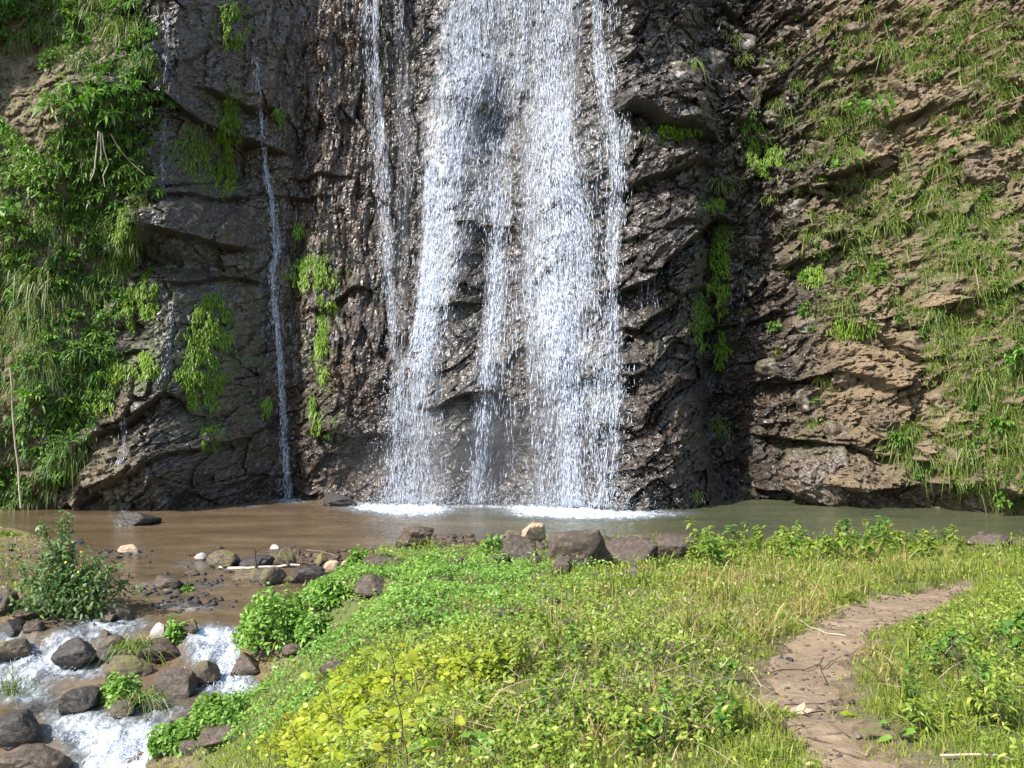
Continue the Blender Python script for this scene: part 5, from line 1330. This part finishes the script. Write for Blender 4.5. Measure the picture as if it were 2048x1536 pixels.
o = ground_tuft(24, 1432, 90, 120, 'wispy grey green grass blades rising over the boulder at the left edge', 787, G_HANG, 90, .9, wid=.008, spread=.45); o.location.z += .25
for k, (u, v, w, h, lab) in enumerate([(728, 1536, 70, 60, 'broad bladed grass clump in the yellow leaves at the bottom edge, left one'), (770, 1500, 60, 60, 'broad bladed grass clump just above the bottom edge in the yellow leaves'), (1545, 1530, 90, 70, 'lush bright grass clump at the left side of the path bottom'), (1560, 1440, 60, 50, 'lush grass clump left of the path below its narrowest bend'),
                                   (1500, 1240, 70, 60, 'tall golden grass clump left of the upper path'), (1690, 1200, 80, 50, 'dark green grass clump beside the upper end of the path'), (1845, 1150, 80, 50, 'dense dark based grass clump at the far end of the path'), (1755, 1310, 60, 40, 'grass clump on the right side of the path bend')]):
    ground_tuft(u, v, w, h, lab, 790 + k, G_MEADOW if k in (0, 1, 2, 3, 5) else G_DRY, 130, .9, wid=.016 if k < 4 else .014, spread=.6)
# many alike clumps of longer grass
proto = [tuft_proto(800 + k, 60, L, .011, dr, .5, .0, 1.0, .06) for k, (L, dr) in enumerate([(.34, .7), (.45, .8), (.28, .6)])]
pm = [[s.mesh('grass clump', [m]) for m in (G_MEADOW, G_DRY)] for s in proto]
x, y, z, U, V, pd = scatter(3000, 4.6, 21, 1.3, 811); r = np.random.default_rng(812); cnt = 0
for k in range(len(x)):
    if pd[k] < .12 or abs(U[k] - 1024) > 1040 or V[k] > 1540: continue
    t = float(w_tall(U[k:k+1], V[k:k+1])[0]); d = float(w_dry(U[k:k+1], V[k:k+1])[0]); c = float(w_cress(U[k:k+1], V[k:k+1])[0])
    if r.random() > .10 + .5 * t + .1 * d - .3 * c: continue
    tuft(pm[r.integers(3)][1 if r.random() < d * .8 else 0], (x[k], y[k], z[k] - .01), (1 + .03 * y[k], 1 + .03 * y[k], r.uniform(.6, 1.1) * (1 + .03 * y[k])), r.uniform(0, 6.28), 'clump of longer grass standing in the meadow', 'grass clumps in the meadow', 'grass_clump', 'grass tuft'); cnt += 1
    if cnt >= 230: break
print('clumps', cnt)

# ---- leafy weeds along the pool edge and in the right bank
def weed_proto(seed, h, L, W, n):
    r = np.random.default_rng(seed); S = Soup(); G = Soup()
    for k in range(4):
        d = np.array([r.normal() * .25, r.normal() * .25, 1]) * h * r.uniform(.6, 1.05); c = curve([r.normal() * .03, r.normal() * .03, 0], d, -.02, 6); tube(G, c, .006, .003, r.random(), 3)
        t = np.clip(1 - np.abs(r.normal(size=n)) * .4, .12, 1); P = np.stack([np.interp(t, np.linspace(0, 1, 6), c[:, j]) for j in range(3)], -1)
        a = r.uniform(0, 6.28, n); leaves(S, P, np.stack([np.cos(a), np.sin(a), r.normal(size=n) * .3 + .35], -1), L * r.uniform(.6, 1.2, n) * (1.1 - .4 * t), W * r.uniform(.7, 1.2, n), .45, np.clip(r.normal(.5, .2, n), 0, 1), r=r)
    return G.mesh('weed stems', [M_STEM]), S.mesh('weed foliage', [G_WEED]), S.mesh('weed foliage green', [G_BRIGHT])
WEEDS = [weed_proto(820 + k, h, L, W, n) for k, (h, L, W, n) in enumerate([(.5, .15, .05, 18), (.4, .12, .055, 16), (.6, .17, .04, 20)])]
r = np.random.default_rng(830)
def weed(u, v, sc, lab, grp, green):
    p = ground_hit(np.array([u]), np.array([v]))[0]
    if ground_d(p[0], p[1]) < .03: return
    if path_d(p[0:1], p[1:2])[0] < .2: return
    st, fo, fg = WEEDS[r.integers(3)]
    o = link('weed', st, label=lab, category='plant', group=grp); link('foliage', fg if green else fo, parent=o, kind='stuff')
    o.location = p; o.rotation_euler = (0, 0, r.uniform(0, 6.28)); o.scale = (sc, sc, sc * r.uniform(.8, 1.2))
for k in range(64):
    u = r.uniform(1380, 1920); v = r.uniform(1094, 1132) + (u < 1480) * 20
    weed(u, v, r.uniform(.7, 1.2), 'yellowish leafy weed in the fringe along the far pool edge', 'leafy weeds along the pool edge', r.random() < .2)
for k in range(46):
    weed(r.uniform(1820, 2044), r.uniform(1190, 1530), r.uniform(.28, .52), 'green leafy weed on the bank right of the path', 'leafy weeds right of the path', r.random() < .25)
for k in range(60):
    u, v = r.uniform(960, 1480), r.uniform(1160, 1530)
    weed(u, v, r.uniform(.3, .6), 'pale leafy weed in the scrubby middle of the meadow', 'leafy weeds in the middle of the meadow', r.random() < .15)
for u, v, sc, lab in [(1440, 1150, 1.3, 'bright tall weed clump right of the dark drooping grass tuft'), (1700, 1105, 1.2, 'tallest leafy weed against the water on the pool edge'), (1900, 1345, .9, 'dark green weed standing in the right bank beside a dry stalk'), (2030, 1330, 1.0, 'big leafy weed at the right picture edge')]:
    weed(u, v, sc, lab, None, True)

# ---- yellow leaved plants: each leaf a part
YL = [leaf_mesh('yellow leaf', .11, .068, k + 5, G_YELLOW, .10) for k in range(3)]
YP = poisson(7000, (530, 1285), (1050, 1535), 16, lambda u, v: float(np.clip(blobs(np.array([u]), np.array([v]), [(790, 1400, 150, 75, 1.2), (680, 1485, 120, 50, 1.1), (930, 1335, 90, 40, 1.0), (860, 1470, 90, 45, .6), (610, 1520, 70, 30, .9)])[0] * 1.1 - .25, 0, 1)), 840)
r = np.random.default_rng(841)
YP = YP[:150]; YH = ground_hit(YP[:, 0], YP[:, 1])
for k, p in enumerate(YH):
    if ground_d(p[0], p[1]) < .1: continue
    big_leaf_plant('yellow_leaf_plant', p - [0, 0, .02], YL, 9, .085, r.uniform(.5, .88), 'low plant with rounded yellow green leaves in the sunny patch', 'yellow leaved plants in the meadow', (0, -.2, 1.3), 1850 + k, hgt=1.3)
NB_ = [leaf_mesh('narrow leaf', .20, .03, k + 15, G_WEED, .10) for k in range(2)]
big_leaf_plant('rosette_plant', ground_hit(np.array([727]), np.array([1335]))[0] + [0, 0, .05], NB_, 16, .07, 1.0, 'star shaped plant with narrow whitish leaves above the yellow patch', None, (0, 0, 2.2), 860)
PL = [leaf_mesh('pale leaf', .16, .09, k + 25, G_CRESS, .10) for k in range(2)]
big_leaf_plant('broad_leaf_weed', ground_hit(np.array([920]), np.array([1505]))[0], PL, 7, .08, .8, 'fresh green broad leaved weed near the bottom edge right of the yellow patch', None, (0, -.3, 1.2), 861)
big_leaf_plant('broad_leaf_weed', ground_hit(np.array([1800]), np.array([1478]))[0], PL, 6, .07, .6, 'pale rounded leaf plant at the right edge of the path bottom', None, (0, -.3, .8), 862)
big_leaf_plant('broad_leaf_weed', ground_hit(np.array([1010]), np.array([1322]))[0], YL, 8, .08, 1.2, 'single yellow leaved plant right of the main yellow patch', None, (0, -.3, 1.0), 863)

# ---- bush by the stream
def bush():
    r = np.random.default_rng(870); S = Soup(); G = Soup(); Fl = Soup()
    base = ground_hit(np.array([140]), np.array([1236]))[0]; Y = base[1]; k_ = Y / F
    tips = [(2, 212, 1.0), (-8, 190, .7), (-66, 196, .8), (-44, 130, .8), (60, 120, .8), (104, 108, .9), (88, 60, .6), (-90, 70, .8), (-100, 30, .6), (30, 90, .8), (-30, 90, .8), (70, 35, .6), (-60, 40, .7), (10, 140, 1.0), (-20, 150, .9), (40, 50, .6), (-86, 110, .4), (50, 150, .3)]
    tube(G, [[0, 0, -.1], [.02, 0, .3], [0, 0, .75]], .035, .02, .9, 6)
    for (dx, dz, a) in tips:
        tip = np.array([dx * k_, r.normal() * .25, dz * k_]); c = curve([0, 0, .12], tip, -.05, 8, .02, r); tube(G, c, .012, .004, r.random(), 4)
        n = int(190 * a); t = r.uniform(.22, 1, n); P = np.stack([np.interp(t, np.linspace(0, 1, 8), c[:, j]) for j in range(3)], -1) + r.normal(size=(n, 3)) * .045
        leaves(S, P, (tip / np.linalg.norm(tip)) * .35 + r.normal(size=(n, 3)) * .6, .105 * r.uniform(.6, 1.2, n), .042 * r.uniform(.7, 1.2, n), .35, np.clip(r.normal(.45, .2, n), 0, 1), r=r)
        if r.random() < .7: 
            m = 3; leaves(Fl, P[:m] + [0, -.05, .03], r.normal(size=(m, 3)), .04, .035, .1, .5, r=r)
    n = 1700; P = r.normal(size=(n, 3)) * [.36, .25, .22] + [-.05, 0, .42]; leaves(S, P, r.normal(size=(n, 3)), .105 * r.uniform(.6, 1.2, n), .042, .35, np.clip(r.normal(.4, .2, n), 0, 1), r=r)
    o = link('bush', G.mesh('bush branches', [M_STEM]), label='tall leafy bush with small yellow flowers standing among rocks at the left of the stream', category='bush')
    link('foliage', S.mesh('bush leaves', [leaf_mat('bush leaves', [(0, (.03, .06, .018)), (.45, (.08, .145, .045)), (.8, (.15, .225, .07)), (1, (.24, .29, .10))])]), parent=o, kind='stuff')
    link('flower', Fl.mesh('bush flowers', [M_FLOWER]), parent=o, kind='stuff')
    o.location = base
bush()

# ---- stalks, sticks and twigs
def stalk(u0, v0, u1, v1, lab, rad=.004, mat=M_TWIG, tint=.15, seed=1):
    r = np.random.default_rng(seed); p = ground_hit(np.array([u0]), np.array([min(v0, 1600)]))[0]; q = at(u1, v1, p[1] + r.normal() * .1)
    G = Soup(); c = curve(p, q, 0, 8, .008, r); tube(G, c, rad, rad * .55, tint, 4)
    for k in range(5):
        a = c[4 + k % 4]; tube(G, [a, a + r.normal(size=3) * .05 + [0, 0, .05]], rad * .6, rad * .3, tint, 3)
    o = link('dry_stalk', None); o.data if False else None
    bpy.data.objects.remove(o)
    o = link('dry_stalk', G.mesh('dry stalk', [mat]), label=lab, category='dry stalk', group='bare stalks in the meadow')
for k, (a, lab) in enumerate([((716, 1528, 628, 1332), 'long dark green stalk leaning left across the yellow leaves'), ((516, 1500, 460, 1393), 'brown stalk with a curled tip over the stream, upper one'), ((545, 1540, 453, 1468), 'brown stalk leaning far left at the bottom edge'), ((556, 1536, 529, 1478), 'short brown stalk near the bottom left edge of the meadow'),
                              ((816, 1536, 784, 1311), 'straight thin dark stalk through the right side of the yellow leaves'), ((617, 1534, 570, 1423), 'thin brown stalk left of the yellow leaves'), ((965, 1388, 939, 1332), 'short dark stalk at the upper right of the yellow leaves'), ((1331, 1528, 1331, 1402), 'upright black stalk in the middle of the scrub'),
                              ((1152, 1533, 1150, 1443), 'upright black stalk at the bottom edge of the scrub'), ((1153, 1200, 1057, 1085), 'long bare stem leaning left in front of the boulder row'), ((1920, 1380, 1905, 1279), 'thin dark stalk on the right bank'), ((1995, 1350, 2010, 1270), 'dark branching stalk near the right edge'), ((1213, 1105, 1210, 1060), 'thin upright stem against the pool behind the largest slab'), ((1230, 1200, 1215, 1140), 'thin brown stem in grass below the cone shaped stone'), ((1240, 1290, 1232, 1205), 'slender stem standing in the weeds of the middle meadow')]):
    stalk(*a, lab, .0045 if k < 9 else .006, M_TWIG, .1 if k else .3, 880 + k)
def lying(pts, lab, r0, r1, mat, tint, cat='stick', lift=.01, name='stick', group=None, seed=3):
    q = np.array(pts, float); P = ground_hit(q[:, 0], q[:, 1]); P[:, 2] += lift
    n = 3 * (len(P) - 1) + 1; t = np.linspace(0, len(P) - 1, n); c = np.stack([np.interp(t, np.arange(len(P)), P[:, j]) for j in range(3)], -1)
    c += np.random.default_rng(seed).normal(size=c.shape) * r0 * .4
    G = Soup(); tube(G, c, r0, r1, tint, 5); link(name, G.mesh(name, [mat]), label=lab, category=cat, group=group)
lying([(436, 1138), (480, 1139), (530, 1137), (600, 1135)], 'long white stick lying across the shallow stream', .035, .022, M_PALE, .9, lift=.03)
stalk(512, 1138, 508, 1108, 'x', .02) if False else None
G = Soup(); p = ground_hit(np.array([512]), np.array([1138]))[0]; tube(G, [p, p + [-.02, 0, .18], p + [-.03, 0, .36]], .03, .02, .1, 5); tube(G, [p + [-.02, 0, .30], p + [.08, 0, .40]], .014, .01, .1, 4)
link('stick', G.mesh('stick', [M_TWIG]), label='dark upright stick standing in the stream behind the white stick', category='stick')
lying([(520, 1110), (560, 1106), (592, 1096)], 'pale stick leaning on the angular mossy boulder', .016, .012, M_TWIG, .6, lift=.05)
lying([(594, 1102), (600, 1124), (614, 1134)], 'broken dark twig hanging by the angular mossy boulder', .018, .01, M_TWIG, .2, lift=.06)
lying([(612, 1104), (640, 1106), (668, 1114), (676, 1120)], 'brown twig debris behind the round tan boulder', .02, .012, M_TWIG, .5, lift=.04)
TW = [([(1532, 1357), (1565, 1348), (1612, 1349), (1638, 1337), (1647, 1322)], 'dark twig lying across the path at its middle', .006, M_TWIG, .35), ([(1638, 1337), (1644, 1355), (1652, 1372)], 'short dark fork twig joined below the middle path twig', .005, M_TWIG, .15), ([(1645, 1348), (1662, 1332), (1682, 1322)], 'brown twig at the right of the middle path twig', .006, M_TWIG, .4),
      ([(1600, 1247), (1624, 1264), (1660, 1276), (1692, 1281)], 'pale curved root running over the upper path', .010, M_PALE, .5), ([(1570, 1420), (1652, 1417), (1684, 1407)], 'thin dark twig near the lower bend of the path', .005, M_TWIG, .38), ([(1610, 1440), (1652, 1434), (1632, 1422)], 'hooked twig on the lower path', .006, M_TWIG, .2),
      ([(1670, 1467), (1702, 1487)], 'short dark twig on the right of the lower path', .006, M_TWIG, .38), ([(1612, 1487), (1640, 1494), (1672, 1502)], 'long thin twig crossing the bottom of the path', .006, M_TWIG, .38), ([(1664, 1512), (1700, 1524), (1740, 1534)], 'lowest dark twig on the path at the picture bottom', .006, M_TWIG, .38),
      ([(1656, 1482), (1682, 1478)], 'thick dark bark chunk on the lower path', .012, M_TWIG, .38), ([(1880, 1526), (1984, 1527), (2044, 1534)], 'long straw coloured stick in the grass at the bottom right', .009, M_PALE, .1), ([(1780, 1416), (1840, 1392), (1910, 1378)], 'grey brown branch lying in grass on the right bank', .010, M_TWIG, .6), ([(1652, 1264), (1690, 1267)], 'short dark twig above the pale root on the upper path', .006, M_TWIG, .38)]
for k, (pts, lab, rr, mt, ti) in enumerate(TW): lying(pts, lab, rr * .8, rr * .45, mt, ti, 'twig', .034, 'twig', None, 900 + k)
for k, (u, v, w, h, kind, lab) in enumerate([(1560, 1323, 14, 8, 'pale', 'small whitish pebble on the left rim of the path'), (1579, 1329, 18, 9, 'dark', 'small blue grey pebble on the left rim of the path'), (1718, 1484, 14, 7, 'pale', 'white pebble on the right rim of the lower path'), (1641, 1320, 14, 6, 'pale', 'flat pale pebble above the middle path twig'), (1703, 1414, 16, 9, 'brown', 'brown pebble at the right rim of the path bend'), (1665, 1317, 12, 6, 'pale', 'tiny white pebble near the right end of the middle path twig'), (1680, 1252, 14, 7, 'pale', 'pale pebble on the upper path above the root')]):
    me, loc = place_rock(2200 + k, u, v, w, h, kind, 1, .4); o = link('pebble', me, label=lab, category='pebble'); o.location = (loc[0], loc[1], loc[2] + .02)
S = Soup(); r = np.random.default_rng(915); p = ground_hit(np.array([1593]), np.array([1440]))[0]
leaves(S, p + r.normal(size=(5, 3)) * [.03, .02, 0] + [0, 0, .035], r.normal(size=(5, 3)) * [1, 1, .4], .09, .05, -.2, .9, .5, r=r)
link('dead_leaf', S.mesh('dead leaf', [M_TWIG]), label='curled dry tan leaf lying on the lower path', category='leaf')
S = Soup(); leaves(S, ground_hit(np.array([1694]), np.array([1436]))[0] + np.array([[0, 0, .02], [.02, 0, .02]]), np.array([[1, .2, .1], [-.6, .3, .1]]), .06, .05, .1, .5, r=r)
link('fallen_leaf', S.mesh('fallen leaf', [G_YELLOW]), label='fresh pale green leaf lying at the right rim of the lower path', category='leaf')
# scrap of rubbish by the rocks
m, nt, pbs, out = newmat('blue and white plastic'); b = NB(nt)
b.l(b.ramp(b.noise(b.obj(), 9, 2), [(.45, (.10, .28, .62)), (.52, (.75, .78, .82))]), pbs.inputs['Base Color']); pbs.inputs['Roughness'].default_value = .4
V, T = rock_shape(2300, 1, 1.0); p = ground_hit(np.array([1309]), np.array([1114]))[0]
o = link('plastic_scrap', mesh_np('plastic scrap', V * [.045, .03, .08], T, None, [m]), label='tiny blue and white scrap of litter caught between the two long rocks', category='litter'); o.location = p + [0, -.35, .12]

# grit, crumbs and litter trodden into the path
S = Soup(); r = np.random.default_rng(940)
x = r.uniform(1.2, 8, 9000); y = r.uniform(3.6, 14, 9000); pdv = path_d(x, y); m = (pdv < -.02) & (r.random(9000) < np.clip(.35 + .5 * np.exp(-((pdv + .1) / .12) ** 2), 0, 1)); x, y = x[m][:1500], y[m][:1500]
V0, T0 = ico(1)
for k in range(len(x)):
    sz = math.exp(r.uniform(math.log(.005), math.log(.022)))
    S.add(V0 * (1 + .25 * r.normal(size=(len(V0), 1))) * [1, r.uniform(.6, 1), .5] * sz + [x[k], y[k], ground_z(x[k], y[k]) + .022], T0, None, r.uniform(.5, 1))
link('path_grit', S.mesh('path grit', [RM['brown']], True), kind='stuff')
S = Soup(); n = 260; j = r.integers(0, len(x), n); a = r.uniform(0, 6.28, n)
blades(S, np.stack([x[j], y[j], ground_z(x[j], y[j]) + .028], -1), np.stack([np.cos(a), np.sin(a), .05 + 0 * a], -1), r.uniform(.05, .22, n), .006, .02, r.uniform(.1, .9, n), r, 2)
link('path_litter', S.mesh('path litter', [M_TWIG]), kind='stuff')
# ------------------------------------------------------------------ labels: say which one by what it stands beside
ORD = ['first', 'second', 'third', 'fourth', 'fifth', 'sixth', 'seventh', 'eighth', 'ninth', 'tenth', 'eleventh', 'twelfth', 'thirteenth', 'fourteenth', 'fifteenth', 'sixteenth']
A_RIGHT = [((1450, 90), 'on the dark rock right of the fall'), ((1600, 110), 'at the top of the rubble face'), ((1740, 235), 'around the bright broad leaved plant'), ((1672, 335), 'around the heart leaved plant'), ((1985, 335), 'around the pale boulder at right edge'),
           ((1520, 300), 'beside the vertical moss strip'), ((1620, 548), 'around the yellow green moss cushion'), ((1758, 545), 'around the dark green bush'), ((1905, 580), 'around the bare tan rock patch'), ((1750, 740), 'around the bare tan rock slope'),
           ((1550, 655), 'around the round bush by the cave'), ((1800, 880), 'around the bush over low rocks'), ((1650, 945), 'around the largest rounded base rock'), ((2000, 850), 'around the leafy bush low at right'), ((2000, 990), 'over the dark undercut at right'),
           ((1840, 420), 'on the grassy band half way up'), ((1980, 470), 'at the right edge below the pale boulder'), ((1980, 700), 'around the bush cut by the right edge'), ((1970, 60), 'in the upper right corner'), ((1862, 110), 'around the large bright grass clump'), ((1760, 90), 'at the cliff top beside the bright clump'),
           ((1700, 440), 'between heart leaved plant and dark bush'), ((1680, 650), 'around the flat moss cushion'), ((1850, 185), 'beside the high tan boulder'), ((1930, 240), 'between the two pale boulders'), ((1900, 900), 'on the low slope left of the bush')]
A_LEFT = [((60, 40), 'in the upper left corner'), ((255, 70), 'around the biggest yellow green grass'), ((165, 225), 'around the large glossy shrub'), ((205, 320), 'beside the hanging roots'), ((50, 330), 'along the leaning leafy column'), ((28, 455), 'around the round leaved shrub'), ((250, 470), 'by the green moss border patch'),
          ((75, 560), 'around the biggest dry grass clump'), ((150, 700), 'around the strap leaved plant'), ((80, 800), 'around the pale leaved bush'), ((140, 885), 'around the bright fern'), ((50, 980), 'above the corner of the pool'), ((280, 190), 'beside the faint upper left drip'), ((215, 620), 'left of the short dribble'), ((150, 430), 'below the hanging roots'), ((130, 130), 'above the glossy shrub')]
A_MEAD = [((1150, 1160), 'just below the boulder row'), ((1650, 1220), 'left of the upper path'), ((1480, 1112), 'by the right end of the boulders'), ((1640, 1110), 'in the middle of the pool fringe'), ((1830, 1120), 'in the fringe beyond the path'), ((2000, 1150), 'near the broad far right rock'), ((1850, 1300), 'right of the path bend'), ((2000, 1300), 'on the upper right bank'), ((1900, 1450), 'on the lower right bank'),
          ((1480, 1430), 'left of the lower path'), ((1420, 1240), 'in the golden grass mid meadow'), ((1230, 1360), 'in the middle scrub'), ((1000, 1245), 'around the wide flat stone'), ((850, 1420), 'in the yellow leaved patch'), ((720, 1490), 'at the lower end of the yellow patch'), ((950, 1330), 'at the upper end of the yellow patch'), ((560, 1440), 'on the slope to the stream'), ((1120, 1500), 'in scrub at the bottom edge'), ((800, 1190), 'in the bright cress'), ((1280, 1200), 'below the cone shaped stone')]
BASE = {'grass tufts on the right cliff': ('grass tuft', A_RIGHT), 'small herbs on the right cliff': ('leafy herb', A_RIGHT), 'leafy shrubs on the left cliff': ('leafy shrub', A_LEFT), 'drooping grass on the left cliff': ('drooping grass tuft', A_LEFT),
        'grass clumps in the meadow': ('long grass clump', A_MEAD), 'leafy weeds along the pool edge': ('leafy weed', A_MEAD), 'leafy weeds right of the path': ('green weed', A_MEAD), 'leafy weeds in the middle of the meadow': ('pale weed', A_MEAD), 'yellow leaved plants in the meadow': ('yellow leaved plant', A_MEAD)}
by = {}
for o in scene.objects:
    g = o.get('group')
    if g in BASE and 'category' in o.keys():
        u, v = proj(np.array(o.location)); anchors = BASE[g][1]
        k = int(np.argmin([(u - a[0][0]) ** 2 + (v - a[0][1]) ** 2 for a in anchors]))
        by.setdefault((g, k), []).append((float(v), float(u), o))
for (g, k), L in by.items():
    look, anchors = BASE[g]; ph = anchors[k][1]
    L.sort(key=lambda t: t[0]); n = len(L)
    rows = max(1, math.ceil(n / 7)); names = {1: [''], 2: ['upper row', 'lower row'], 3: ['top row', 'middle row', 'bottom row']}.get(rows) or [ORD[j] + ' row' for j in range(rows)]
    for j in range(rows):
        R = sorted(L[j * n // rows:(j + 1) * n // rows], key=lambda t: t[1])
        for i, (v, u, o) in enumerate(R):
            tail = ('' if not names[j] else ', ' + names[j]) + ('' if len(R) == 1 else (', leftmost' if i == 0 else ', rightmost' if i == len(R) - 1 else ', ' + ORD[i] + ' from left'))
            o['label'] = (look + ' ' + ph + tail)
